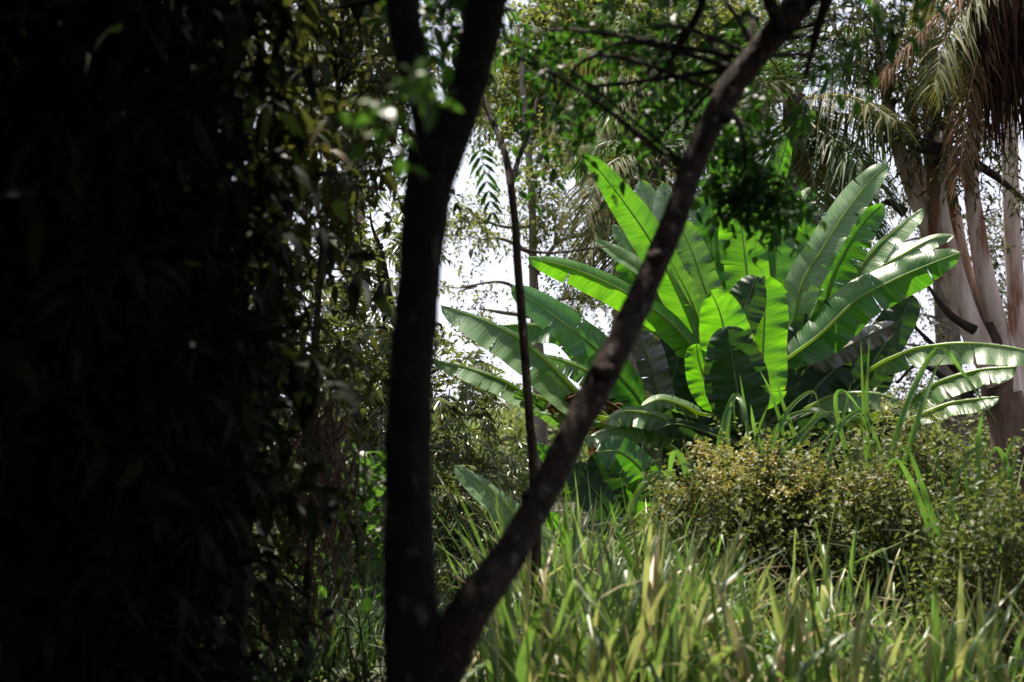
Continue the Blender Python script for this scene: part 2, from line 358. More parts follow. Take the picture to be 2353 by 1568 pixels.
M_rachis = plain_mat('palm_rachis', (.13, .12, .045)); M_rachisd = plain_mat('dead_palm_rachis', (.2, .10, .05))
M_ban = banana_mat('banana_leaf', (.018, .075, .014), (.042, .135, .025), (.06, .25, .008), (.14, .40, .012), .38, .36, .5)
M_bany = banana_mat('backlit_banana_leaf', (.032, .12, .014), (.06, .17, .02), (.09, .33, .006), (.19, .50, .012), .46, .42, .4)  # brighter green: sun coming through the blade put into the colour
M_banp = banana_mat('waxy_sheen_banana_leaf', (.06, .13, .042), (.14, .22, .10), (.10, .28, .02), (.18, .38, .04), .28, .42, .55)  # waxy leaf paled: sheen of sunlit upper sides put into the colour
M_band = banana_mat('shaded_banana_leaf', (.010, .028, .012), (.024, .055, .020), (.03, .09, .01), (.05, .13, .015), .25, .5, .2)  # leaf green darkened to hold the shade inside the clump
M_bang = banana_mat('grey_banana_leaf', (.09, .085, .08), (.17, .165, .15), (.06, .07, .03), (.1, .11, .05), .2, .45, .6)  # grey of shaded, sheeny undersides put into the base colour
M_dead = banana_mat('dead_banana_leaf', (.05, .026, .015), (.13, .07, .04), (.12, .05, .02), (.2, .1, .04), .25, .8, .2)
M_rib = plain_mat('banana_midrib', (.22, .33, .08), .45, (.55, .7, .08), .45)
M_ribd = plain_mat('dark_banana_midrib', (.12, .18, .06), .45, (.2, .3, .06), .4)
M_stem = plain_mat('banana_stem', (.10, .13, .045), .5)
M_wood = bark_mat('shrub_wood', (.02, .014, .01), (.08, .055, .04))
M_vine = bark_mat('dry_vine', (.05, .03, .022), (.14, .085, .065))

# ------------------------------------------------------------------ ground
def ground():
    n = 120
    u = np.linspace(-1, 1, n); s = np.sign(u)*(np.abs(u)**2.6)*400
    X, Y = np.meshgrid(s, s+12); 
    Z = .05*np.sin(X*.9+1)*np.cos(Y*.8)+.12*np.sin(X*.22)*np.sin(Y*.19+2)
    Z *= np.clip(1-np.hypot(X, Y-12)/150, 0, 1); Z -= .06
    V = np.stack([X, Y, Z], -1).reshape(-1, 3)
    i = np.arange(n-1)[:, None]*n+np.arange(n-1)
    F = np.stack([i, i+1, i+n+1, i+n], -1).reshape(-1, 4)
    m, N, Lk = new_mat('forest_soil')
    tc = N.new('ShaderNodeTexCoord'); a = N.new('ShaderNodeTexNoise'); a.inputs['Scale'].default_value = 1.2; a.inputs['Detail'].default_value = 10; Lk.new(tc.outputs['Object'], a.inputs['Vector'])
    r = ramp(N, [(.3, (.02, .017, .01)), (.55, (.045, .045, .02)), (.75, (.08, .06, .035))]); Lk.new(a.outputs[0], r.inputs[0])
    p = N.new('ShaderNodeBsdfPrincipled'); p.inputs['Roughness'].default_value = .95; Lk.new(r.outputs[0], p.inputs['Base Color'])
    b = N.new('ShaderNodeBump'); b.inputs['Distance'].default_value = .1; Lk.new(a.outputs[0], b.inputs['Height']); Lk.new(b.outputs[0], p.inputs['Normal'])
    o = N.new('ShaderNodeOutputMaterial'); Lk.new(p.outputs[0], o.inputs[0])
    tag(mesh_obj('ground', V, [F], m), kind='structure')
ground()

# ------------------------------------------------------------------ foreground tree: forked trunk and slanting stem
def foreground_tree():
    base = W(985, 1850, 4.0); base[2] = -.05
    t = thing('forked_tree', base, 'dark close tree with a forked upright trunk and a long stem slanting right', 'tree')
    D = 4.0; q = PX*D
    G = Geo()
    P1 = [base, W(965, 1640, D), W(944, 1400, D), W(938, 1150, D), W(942, 900, D), W(965, 620, D), W(985, 420, D), W(1000, 330, D)]
    tube(G, P1, np.array([100, 80, 64, 55, 52, 50, 55, 60])*q, 150, 28, .018)
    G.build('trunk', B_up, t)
    G = Geo()
    c1 = tube(G, [W(1003, 345, D), W(965, 210, D+.02), W(935, 80, D+.05), W(915, -60, D+.1), W(890, -330, D+.25), W(850, -700, D+.4)], np.array([38, 36, 38, 40, 38, 30])*q, 90, 24, .02)
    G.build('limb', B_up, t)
    G = Geo()
    c2 = tube(G, [W(990, 440, D), W(1045, 290, D), W(1090, 140, D), W(1120, 0, D-.02), W(1150, -200, D-.05), W(1200, -600, D)], np.array([46, 45, 45, 46, 44, 36])*q, 90, 24, .02)
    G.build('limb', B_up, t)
    G = Geo()
    P2 = [W(985, 1640, D), W(1025, 1510, D), W(1085, 1395, D), W(1158, 1295, D+.1), W(1210, 1205, D+.2), W(1263, 1105, D+.3), W(1312, 1005, D+.4), W(1364, 904, D+.5), W(1420, 797, D+.6), W(1472, 685, D+.75), W(1517, 582, D+.85), W(1556, 487, D+.9), W(1588, 390, D+1.0), W(1630, 293, D+1.05), W(1678, 205, D+1.1), W(1740, 125, D+1.15), W(1800, 55, D+1.15), W(1870, -30, D+1.15), W(2010, -130, D+1.1), W(2200, -260, D+1.1)]
    c3 = tube(G, P2, np.array([48, 50, 46, 38, 35, 34, 34.5, 36, 35, 34, 33, 32.5, 32, 33.5, 35, 36, 38, 40, 38, 32])*q*1.10, 190, 26, .026)
    for (x, y, dx, dy, d2) in [(1500, 600, 20, -12, .8), (1395, 860, -22, -6, .5), (1640, 262, 24, 8, 1.05), (1235, 1150, -20, -8, .25), (1590, 400, -20, -2, 1.0)]:   # knots
        tube(G, [W(x, y, D+d2), W(x+dx, y+dy, D+d2-.02), W(x+dx*1.7, y+dy*1.7, D+d2-.03)], np.array([30, 20, 10])*q, 10, 14, .05)
    G.build('stem', B_fore, t)
    # knots and small side branches
    GB = Geo(); GL = Geo()
    tube(GB, [W(1790, 60, 5.1), W(1740, -60, 5.0), W(1650, -140, 5.0)], [.028, .02, .012], 12, 8, .03)
    tube(GB, [W(1600, 40, 5.6), W(1560, 110, 5.8), W(1520, 165, 6), W(1470, 210, 6.2)], [.016, .012, .009, .006], 14, 6, .03)
    tube(GB, [W(1640, -80, 5.4), W(1600, 40, 5.6), W(1545, 130, 5.9), W(1560, 215, 6.2)], [.02, .015, .010, .005], 14, 6, .03)
    tube(GB, [W(905, -20, 4.1), W(830, 8, 4.3), W(740, 22, 4.5)], [.018, .014, .008], 12, 6, .03)
    tube(GB, [W(1920, -60, 5.3), W(1880, 60, 5.6), W(1850, 180, 5.9)], [.03, .02, .008], 12, 6, .03)
    tr = np.concatenate([c1, c2, c3])
    tw = dict(L=.30, nl=9, ll=.070, lw=.034, tpl='leaf', droop=.3, br=.003, ldroop=.2)
    crown(GL, GB, [
        (1330, 150, 6.3, 100, 65, .4, 9), (1440, 70, 6.2, 120, 60, .5, 13), (1560, 30, 6.0, 110, 60, .5, 15),
        (1420, 275, 6.4, 100, 50, .4, 11), (1500, 330, 6.3, 60, 35, .3, 9), (1520, 180, 6.2, 80, 70, .4, 9), (1265, 270, 6.6, 40, 22, .3, 5),
        (1570, 300, 6.2, 50, 55, .4, 13), (1640, 130, 6.0, 50, 60, .4, 6),
        (1880, 200, 5.6, 30, 80, .3, 5), (1990, 40, 5.0, 50, 30, .3, 5), (1830, 60, 5.6, 60, 40, .3, 6),
        (1250, 70, 6.6, 70, 60, .4, 5), (1200, 160, 6.8, 50, 40, .3, 3), (1960, 110, 5.2, 40, 30, .2, 4), (2200, -30, 4.8, 60, 40, .3, 6)], tr, tw, .012)
    tube(GB, [W(1660, 235, 5.1), W(1705, 300, 6.2), W(1715, 400, 6.7), W(1735, 470, 6.8)], [.016, .010, .006, .003], 20, 6, .03)
    crown(GL, GB, [(1695, 395, 6.8, 42, 42, .2, 40), (1745, 455, 6.8, 55, 42, .2, 52), (1690, 470, 6.8, 35, 30, .2, 16), (1680, 320, 6.8, 34, 50, .2, 18), (1700, 250, 6.6, 40, 40, .2, 12), (1760, 330, 6.8, 40, 40, .2, 8), (1800, 490, 6.8, 34, 28, .2, 8), (1730, 520, 6.8, 40, 16, .2, 7)], tr, dict(tw, L=.15, nl=7, ll=.062, lw=.032), 0)
    # unseen crown added above the frame to shade the trunk
    big = dict(L=.7, nl=9, ll=.16, lw=.085, tpl='leaf', droop=.3, br=.006, ldroop=.25)
    for (x, y, z, r, n) in [(-.3, 5.2, 4.6, 1.0, 60), (.9, 5.6, 4.9, 1.1, 70), (1.9, 5.6, 4.9, 1.0, 50), (1.5, 6.8, 5.6, 1.1, 60), (-.2, 3.6, 4.2, 1.0, 60), (1.3, 3.8, 4.3, 1.1, 60), (2.3, 4.2, 4.4, 1.0, 50)]:
        cluster(GL, GB, np.array([x, y, z]), np.array([r, r, r*.45]), n, tr, big, .011)
    for x in np.arange(-.6, 5.2, 1.15):  # leaf masses added out of view to dapple the grass with shade
        for y in np.arange(7.4, 12.4, 1.15):
            if rng.uniform() < .52: continue
            cluster(GL, GB, np.array([x+rng.uniform(-.4, .4), y+rng.uniform(-.4, .4), 2.6+.40*y+rng.uniform(0, .7)]), np.array([.95, .95, .4]), 30, tr if rng.uniform() < .2 else None, big, .011)
    # fork sprig, the light on it put into a brighter leaf colour
    crown(GL, GB, [(1000, -10, 5.0, 60, 25, .25, 9), (1050, 20, 5.0, 30, 25, .2, 5), (960, 40, 5.2, 25, 25, .2, 3), (1075, 60, 5.2, 12, 40, .15, 3)], tr, dict(tw, L=.22), .008)
    GS = Geo()
    crown(GS, GB, [(905, 235, 3.3, 45, 22, .08, 5), (1020, 215, 3.4, 20, 10, .05, 2), (930, 195, 3.3, 20, 15, .05, 2)], tr, dict(L=.12, nl=6, ll=.06, lw=.034, tpl='leaf', droop=.3, br=.002), .004)
    GS.build('sprig', M_vineleaf, t)
    GB.build('branches', B_fore, t); GL.build('foliage', M_fore, t)
foreground_tree()

# ------------------------------------------------------------------ sapling between the stems
def sapling():
    d = 8.0; base = W(1238, 1300, d); base[2] = -.05; q = PX*d
    t = thing('slender_sapling', base, 'slender bare sapling forking near its top, between upright trunk and slanting stem', 'sapling')
    G = Geo()
    c = tube(G, [base, W(1228, 1110, d), W(1216, 960, d), W(1205, 800, d), W(1192, 640, d), W(1184, 520, d), W(1174, 420, d)], np.array([14, 12, 10.5, 10, 10, 9.5, 9])*q, 50, 10, .04)
    G.build('trunk', B_sap, t)
    for P, R in [([(1174, 425), (1160, 350), (1140, 300), (1113, 235), (1095, 170), (1085, 60)], [9, 8, 7.5, 7, 6, 4]),
                 ([(1174, 425), (1190, 370), (1218, 295), (1236, 220), (1250, 120)], [7, 6, 5, 4, 3]),
                 ([(1188, 570), (1215, 577), (1270, 582), (1330, 575), (1400, 566)], [4.5, 4, 3.2, 2.6, 1.6])]:
        G = Geo(); tube(G, [W(x, y, d+.15*i) for i, (x, y) in enumerate(P)], np.array(R)*q, 26, 8, .05); G.build('branch', B_sap, t)
    GL = Geo(); GB = Geo()
    # drooping compound leaves
    for (x, y, dx, dy, L) in [(1110, 240, -.5, -.5, .5), (1098, 330, .2, -.9, .4), (1090, 180, .8, -.5, .55), (1240, 170, .7, -.3, .5), (1236, 220, -.6, -.4, .5), (1250, 120, .8, .1, .5), (1245, 130, -.7, .2, .5), (1240, 190, .3, -.8, .45), (1086, 90, .8, .0, .5), (1086, 60, .7, .5, .5), (1200, 100, .6, -.4, .5), (1150, 90, .5, -.7, .5), (1180, 60, .9, -.2, .5)]:
        s = W(x, y, d+.3)[None]; D = np.array([[dx, rng.uniform(-.4, .4), dy+.35]])
        twigs(GL, GB, s, D, L*.8, .6, 9, 'pin', .10, .028, 'leaf', .5, .003)
    crown(GL, GB, [(1230, 285, 8.3, 45, 25, .2, 5)], c, dict(L=.25, nl=7, ll=.07, lw=.04, tpl='leaf'), 0)
    GL.build('foliage', M_fore, t); GB.build('twigs', B_sap, t)
sapling()

# ------------------------------------------------------------------ dark thicket on the left
def thicket():
    tw = dict(L=.5, nl=10, ll=.15, lw=.055, tpl='leaf', droop=.45, br=.004, ldroop=.35, up=.0)
    # nearest: fills the left edge; an added shade canopy hangs on it
    d = 5.0; base = np.array([-2.2, 5.0, -.05])
    t = thing('dense_tree', base, 'dense tree in near black shade filling the left edge', 'tree')
    G = Geo(); c = tube(G, [base, W(120, 1200, d), W(80, 700, d), W(140, 200, d), W(260, -300, d), W(330, -800, d)], [.16, .13, .12, .11, .09, .06], 40, 12, .03)
    c2 = tube(G, [W(80, 700, d), W(-100, 300, d-.4), W(-260, -250, d-.8), W(-400, -700, d-1.5)], [.09, .08, .07, .05], 24, 10, .03)
    G.build('trunk', B_dark, t); tr = np.concatenate([c, c2])
    GL = Geo(); GB = Geo()
    cl = []
    for py in range(-80, 1760, 150):
        for px in range(-60, 400, 150):
            cl.append((px+rng.uniform(-40, 40), py+rng.uniform(-40, 40), d+rng.uniform(-.4, .9), 115, 110, .4, 24))
    for py in range(-60, 1700, 190):
        for px in range(-80, 360, 170):
            cl.append((px, py, 6.3+rng.uniform(-.2, .5), 140, 140, .35, 26))
    crown(GL, GB, cl, tr, tw, .015)
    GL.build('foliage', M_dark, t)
    GC = Geo()
    big = dict(L=.8, nl=9, ll=.22, lw=.12, tpl='leaf', droop=.35, br=.007, ldroop=.3)
    # leaf masses added unseen overhead and round the viewpoint to block light
    for x in np.arange(-7, 4.1, 1.35):
        for y in np.arange(-5, 8.4, 1.35):
            if x > -.8 and y > 2.5: continue
            if y > 4.6 and x > -2.6: continue
            z = max(3.6, 2.6+.40*y)+rng.uniform(0, .5)
            cluster(GC, GB, np.array([x+rng.uniform(-.3, .3), y+rng.uniform(-.3, .3), z]), np.array([1.0, 1.0, .5]), 26, tr if rng.uniform() < .3 else None, big, .03)
    for x in np.arange(-8, 6, 1.3):
        for z in np.arange(.4, 4, 1.1):
            cluster(GC, GB, np.array([x, -4.5+rng.uniform(-.5, .5)+max(0, abs(x)-3)*.5, z]), np.array([.9, .6, .8]), 22, None, big, .03)
    for y in np.arange(-3, 9, 1.3):
        for z in np.arange(.4, 4.5, 1.1):
            cluster(GC, GB, np.array([-4.6-.28*max(0, y)+rng.uniform(-.4, .4), y, z]), np.array([.6, .9, .8]), 22, None, big, .03)
    GC.build('shade_canopy', M_dark, t)
    GB.build('branches', B_dark, t)
    # second tree: ragged right edge seen against the light
    d = 6.6; base = W(520, 1700, d); base[2] = -.05
    t = thing('shaded_tree', base, 'shaded leafy tree whose ragged edge hangs beside the upright trunk', 'tree')
    G = Geo(); c = tube(G, [base, W(560, 1200, d), W(600, 800, d), W(640, 400, d), W(700, 0, d), W(760, -500, d)], [.06, .05, .045, .04, .03, .02], 40, 10, .03)
    G.build('trunk', B_dark, t); GL = Geo(); GB = Geo(); cl = []
    edge = lambda y: np.interp(y, [-100, 380, 460, 520, 640, 800, 930, 1050, 1250, 1700], [690, 680, 600, 570, 580, 590, 560, 510, 500, 510])
    for py in range(-60, 1700, 110):
        e = edge(py)+rng.uniform(-60, 110)
        for px in np.arange(330, e-20, 95):
            near = (e-px) < 230
            cl.append((px+rng.uniform(-30, 30), py+rng.uniform(-30, 30), d+rng.uniform(-.5, 1.0), 75, 75, .35, 5 if near else 14))
    crown(GL, GB, cl, c, dict(L=.42, nl=8, ll=.14, lw=.048, tpl='leaf', droop=.5, br=.0035, ldroop=.35, up=0), .012)
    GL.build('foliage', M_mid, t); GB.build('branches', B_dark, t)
    d = 8.2; base = W(690, 1500, d); base[2] = -.05
    t2 = thing('added_olive_edge_tree', base, 'olive leaved tree added as the paler edge between the black foliage and the upright trunk', 'tree')  # added as its own tree to carry the lighter, half lit leaf colour
    G = Geo(); c = tube(G, [base, W(720, 1100, d), W(730, 700, d), W(770, 300, d), W(800, -200, d)], [.028, .024, .02, .016, .01], 40, 8, .03)
    G.build('trunk', B_dark, t2); GL = Geo(); GB = Geo(); cl = []
    for py in range(-60, 1500, 105):
        e = edge(py)+110+rng.uniform(-40, 40)
        for px in np.arange(e-150, e+(180 if py < 380 else 100), 72):
            cl.append((px+rng.uniform(-30, 30), py+rng.uniform(-30, 30), d+rng.uniform(-.5, .8), 60, 60, .35, int(rng.uniform(8, 15) if py < 400 else rng.uniform(6, 13))))
    crown(GL, GB, cl, c, dict(L=.36, nl=9, ll=.10, lw=.04, tpl='leaf', droop=.45, br=.003, ldroop=.3, up=0), .010)
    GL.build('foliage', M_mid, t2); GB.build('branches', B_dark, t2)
    # a few large pale leaves hang out of it into the light
    for (x, y, dx, dy, L, wd) in [(592, 1178, .35, -1, .30, .07), (640, 1152, 1, -.45, .24, .035), (432, 1275, .05, -1, .22, .045), (738, 100, .0, -1, .10, .05), (664, 225, .1, -1, .12, .04), (690, 180, .9, -.8, .16, .05), (655, 890, .3, -1, .12, .05), (735, 420, -.1, -1, .16, .05), (645, 1000, .2, -1, .14, .06), (560, 1110, .3, -1, .12, .035), (520, 960, -.2, -1, .1, .04), (830, 640, .3, -1, .16, .05)]:
        G = Geo(); dd = d-1.0
        leaves(G, W(x, y, dd)[None], np.array([[dx, rng.uniform(-.2, .2), dy]]), np.array([[rng.uniform(-.3, .6), -.7, .7]]), L, wd, 'leaf', .05)
        G.build('leaf', M_paleleaf, t)
    # dry vines hanging under it
    base = W(740, 1500, 7.6); base[2] = 0
    t = thing('dry_vine', base, 'tangle of dry brown vines hanging low at the shaded left edge', 'vine')
    G = Geo()
    for i in range(90):
        x = rng.normal(745, 38); y0 = rng.uniform(850, 1150); y1 = y0+rng.uniform(150, 450); dd = 7.6+rng.uniform(-.3, .4)
        pts = [W(x+rng.normal(0, 14)+k*rng.normal(0, 8), y0+(y1-y0)*k/4, dd+rng.normal(0, .06)) for k in range(5)]
        tube(G, pts, [.003+.004*rng.uniform(), .002], 16, 4)
    G.build('stems', M_vine, t)
    # leafy creeper in the light behind
    base = W(850, 1400, 8.6); base[2] = 0
    t = thing('creeper', base, 'bright round leaved creeper just left of the upright trunk', 'creeper')
    GL = Geo(); GB = Geo()
    crown(GL, GB, [(840, 1190, 8.6, 60, 60, .3, 18), (800, 1120, 8.8, 50, 50, .3, 10), (860, 1290, 8.6, 50, 60, .3, 14), (780, 1260, 8.7, 40, 60, .3, 8), (850, 1080, 8.8, 40, 40, .3, 6)], [base, W(830, 1200, 8.7)], dict(L=.4, nl=7, ll=.075, lw=.07, tpl='round', droop=.3, br=.003), .008)
    GL.build('foliage', M_vineleaf, t); GB.build('stems', M_vine, t)
thicket()

# ------------------------------------------------------------------ trees behind
def simple_tree(name, label, cat, paths, clusters, lm, bm, tw, br=.04, group=None, dens=2.0):
    base = np.array(paths[0][0][0], float)
    t = thing(name, base, label, cat, group)
    G = Geo(); cs = [tube(G, P, R, 40, 12, .03) for P, R in paths]; G.build('trunk', bm, t)
    clusters = [c[:6]+(int(c[6]*dens),) for c in clusters]
    GL = Geo(); GB = Geo(); crown(GL, GB, clusters, np.concatenate(cs), tw, br)
    GL.build('foliage', lm, t); GB.build('branches', bm, t)
    return t
def gnd(px, d):
    p = W(px, 1000, d); p[2] = -.08; return p

# pinnate-leaved tree just behind the trunk
PT = dict(L=.50, nl=9, ll=.14, lw=.038, mode='pin', tpl='rhomb', droop=.35, br=.003, ldroop=.35, up=.25, out=.9)
simple_tree('pinnate_tree', 'feathery leaved tree with dark sprays behind the upright trunk', 'tree',
    [([gnd(900, 13.5), W(890, 1100, 13.5), W(900, 800, 13.5), W(870, 560, 13.5)], [.13, .10, .08, .04])],
    [(x, y, (15.3 if x > 975 else 13.3)+rng.uniform(-.7, 1), 80, 70, .6, n) for x, y, n in [(1060, 830, 12), (1030, 910, 24), (1090, 960, 22), (1020, 1010, 26), (1100, 1060, 14), (1030, 1110, 28), (1090, 1180, 24), (1030, 1230, 28), (1120, 1250, 18), (1020, 770, 8),
      (860, 560, 16), (820, 640, 16), (860, 700, 18), (880, 800, 18), (820, 780, 16), (860, 900, 20), (820, 960, 22), (870, 1010, 20), (800, 1060, 20), (870, 1120, 18), (800, 1180, 20), (860, 1230, 18), (790, 1300, 18), (860, 1350, 20), (960, 900, 16), (960, 1100, 16), (960, 1300, 18), (1040, 1330, 20), (1100, 1340, 18), (850, 480, 8), (790, 1400, 16), (720, 1200, 22), (720, 1000, 22), (720, 800, 20), (640, 700, 18), (640, 900, 20), (620, 1100, 20), (640, 1300, 20), (700, 1380, 20), (720, 620, 14)]], M_pin, B_dark, PT, .02, dens=1.25)

TW = dict(L=.8, nl=12, ll=.115, lw=.06, droop=.25, br=.006)
simple_tree('open_crowned_tree', 'pale thin trunked tree with airy crown against the white sky', 'tree',
    [([gnd(1245, 28), W(1240, 900, 28), W(1226, 640, 28), W(1222, 450, 28), W(1205, 250, 28), W(1190, 60, 28)], [.17, .14, .09, .075, .06, .04]),
     ([W(1226, 640, 28), W(1280, 560, 28), W(1340, 540, 28), W(1400, 520, 28)], [.05, .04, .03, .02]),
     ([W(1224, 520, 28), W(1150, 520, 28), W(1060, 480, 28)], [.045, .03, .02])],
    [(1070, 510, 28, 50, 25, 1, 20), (1110, 550, 28, 40, 14, 1, 8), (1240, 440, 28, 45, 50, 1, 24), (1270, 520, 28, 50, 30, 1, 20), (1330, 600, 28, 45, 30, 1, 12), (1350, 690, 28, 50, 35, 1, 22), (1300, 380, 28, 60, 45, 1, 16),
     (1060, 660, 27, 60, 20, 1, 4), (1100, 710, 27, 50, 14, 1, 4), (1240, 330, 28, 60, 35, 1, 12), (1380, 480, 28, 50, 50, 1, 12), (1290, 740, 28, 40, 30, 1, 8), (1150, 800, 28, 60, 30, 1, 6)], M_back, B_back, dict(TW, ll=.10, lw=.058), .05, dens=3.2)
simple_tree('tall_sunlit_tree', 'tall olive crowned tree in sun at top centre behind the palms', 'tree',
    [([gnd(1430, 34), W(1440, 600, 34), W(1400, 200, 34), W(1380, -100, 34)], [.4, .32, .25, .15])],
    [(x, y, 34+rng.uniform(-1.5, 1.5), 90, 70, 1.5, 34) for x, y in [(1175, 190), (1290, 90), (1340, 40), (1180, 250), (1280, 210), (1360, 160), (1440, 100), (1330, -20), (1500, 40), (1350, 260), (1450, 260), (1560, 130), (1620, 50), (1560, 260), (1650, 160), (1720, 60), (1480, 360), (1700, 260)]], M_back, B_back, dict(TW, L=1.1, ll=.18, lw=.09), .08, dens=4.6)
simple_tree('olive_crowned_tree', 'olive tree high behind the forked trunk, broken by white sky', 'tree',
    [([gnd(800, 24), W(820, 600, 24), W(850, 100, 24), W(860, -200, 24)], [.14, .11, .08, .05])],
    [(x, y, 24+rng.uniform(-1, 1), 60, 60, 1, n) for x, y, n in [(870, 20, 26), (900, 110, 20), (840, 200, 20), (860, 300, 12), (800, 120, 26), (800, 260, 26), (740, 40, 20), (740, 200, 20), (840, 390, 10), (1000, -20, 10), (720, 400, 20)]], M_back, B_back, TW, .06)
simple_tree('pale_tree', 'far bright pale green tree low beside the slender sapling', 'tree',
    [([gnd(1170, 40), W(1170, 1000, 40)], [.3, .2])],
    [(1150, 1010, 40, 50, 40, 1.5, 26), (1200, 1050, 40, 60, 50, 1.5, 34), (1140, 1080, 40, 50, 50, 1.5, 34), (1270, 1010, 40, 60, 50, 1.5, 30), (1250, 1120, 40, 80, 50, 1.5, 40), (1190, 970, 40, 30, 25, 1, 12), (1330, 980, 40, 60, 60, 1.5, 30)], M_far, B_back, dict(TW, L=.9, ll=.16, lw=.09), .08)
simple_tree('small_leaved_tree', 'dark small leaved tree behind the pale eucalyptus trunks', 'tree',
    [([gnd(2200, 30), W(2180, 800, 30), W(2150, 400, 30), W(2120, 100, 30)], [.3, .26, .2, .1])],
    [(x, y, 30+rng.uniform(-1, 1), 70, 60, 1, n) for x, y, n in [(2060, 470, 22), (2110, 720, 22), (2140, 820, 16), (2060, 560, 14), (2320, 560, 26), (2330, 700, 26), (2290, 480, 18), (2340, 820, 22), (2100, 880, 16), (2180, 900, 18), (2040, 780, 12), (2330, 930, 22), (2200, 500, 16), (2240, 640, 12), (2300, 650, 16), (2060, 920, 16), (2160, 960, 20), (2260, 960, 20), (2000, 960, 16)]], M_euc, B_back, dict(TW, ll=.11, lw=.05), .05)

# low wood closing the view far behind
GL = Geo()
for k in range(420):
    a = rng.uniform(-.42, .42); dd = rng.uniform(46, 75)
    cluster(GL, None, np.array([math.sin(a)*dd, math.cos(a)*dd, rng.uniform(.3, 2.0)]), np.array([2.4, 1.5, 1.3]), 45, None, dict(L=.9, nl=8, ll=.3, lw=.15))
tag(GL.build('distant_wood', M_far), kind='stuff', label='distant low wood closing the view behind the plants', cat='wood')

# ------------------------------------------------------------------ eucalyptus
def eucalyptus():
    d = 22.0; q = PX*d; base = gnd(2345, d)
    t = thing('eucalyptus_tree', base, 'big eucalyptus with a fan of smooth pale grey trunks at the right', 'tree')
    G = Geo(); tube(G, [base+np.array([0, 0, -.1]), W(2325, 1000, d), W(2300, 900, d), W(2282, 810, d), W(2268, 740, d)], np.array([64, 50, 44, 40, 30])*q, 30, 18, .03); G.build('base', B_euc2, t)
    cs = []
    for P, R, dd in [([(2290, 880), (2225, 745), (2165, 610), (2115, 480), (2066, 350), (2030, 180), (2010, 0)], [24, 22, 20, 19, 15, 12, 10], 0),
                 ([(2290, 870), (2215, 690), (2165, 560), (2125, 440), (2104, 370), (2090, 200)], [26, 21, 17, 16, 15, 12], .3),
                 ([(2295, 880), (2235, 760), (2195, 640), (2160, 500), (2142, 345), (2140, 150), (2120, -100)], [30, 28, 23, 22, 20, 17, 14], -.15),
                 ([(2290, 860), (2255, 740), (2222, 640), (2195, 500), (2175, 360), (2190, 150)], [22, 20, 17, 15, 14, 11], .25),
                 ([(2315, 900), (2298, 790), (2282, 720), (2262, 630), (2242, 510), (2231, 360), (2260, 150), (2280, -50)], [34, 28, 25, 22, 19, 15, 13, 10], -.05)]:
        G = Geo(); cs.append(tube(G, [W(x, y, d+dd) for x, y in P], np.array(R)*q*1.02, 50, 14, .02)); G.build('trunk', B_euc, t)
    tr = np.concatenate(cs)
    GB = Geo(); GL = Geo()
    for P in [[(2232, 400), (2160, 352), (2110, 345), (2076, 314), (2040, 250)], [(2200, 352), (2140, 330), (2090, 320), (2030, 300)], [(2231, 370), (2280, 400), (2330, 440), (2380, 490)], [(2160, 300), (2130, 200), (2120, 120)], [(2120, 345), (2150, 290), (2170, 220)], [(2080, 490), (2040, 465), (2000, 490)], [(2240, 760), (2180, 720), (2120, 640)], [(2240, 900), (2150, 800), (2080, 730)], [(2250, 930), (2120, 840), (2060, 880)]]:
        tube(GB, [W(x, y, d-.6) for x, y in P], [.085, .06, .05, .03, .02], 20, 7, .05)
    crown(GL, GB, [(x, y, d+rng.uniform(-1.2, .8), 75, 65, .8, n) for x, y, n in [(2010, 60, 26), (2080, 20, 24), (2150, 80, 26), (2070, 130, 26), (2140, 190, 30), (2050, 230, 22), (2110, 280, 30), (2200, 250, 28), (2160, 330, 20), (2230, 330, 14), (1970, 20, 24), (2230, 160, 24), (2250, 40, 22), (1990, 170, 14), (2300, 300, 16), (2340, 180, 16), (1900, 20, 20), (2090, 360, 8)]], tr, dict(L=.7, nl=10, ll=.17, lw=.035, droop=.6, br=.006, up=-.1, ldroop=.5), .035)
    GL.build('foliage', M_euc, t); GB.build('branches', B_dark, t)
    d = 25; q = PX*d; base = gnd(2345, d)
    t = thing('eucalyptus_tree', base, 'single straight eucalyptus trunk at the far right edge', 'tree')
    G = Geo(); c = tube(G, [base, W(2340, 800, d), W(2330, 600, d), W(2322, 400, d), W(2315, 150, d), W(2310, -100, d)], np.array([26, 22, 20, 18, 16, 13])*q, 36, 12, .03); G.build('trunk', B_euc, t)
    GL = Geo(); GB = Geo(); crown(GL, GB, [(2330, 470, d, 50, 60, .8, 14), (2300, 560, d+.5, 40, 60, .8, 12), (2340, 640, d+.5, 40, 60, .8, 12)], c, dict(L=.7, nl=10, ll=.15, lw=.05, droop=.4, br=.006), .03)
    GL.build('foliage', M_euc, t); GB.build('branches', B_dark, t)
eucalyptus()

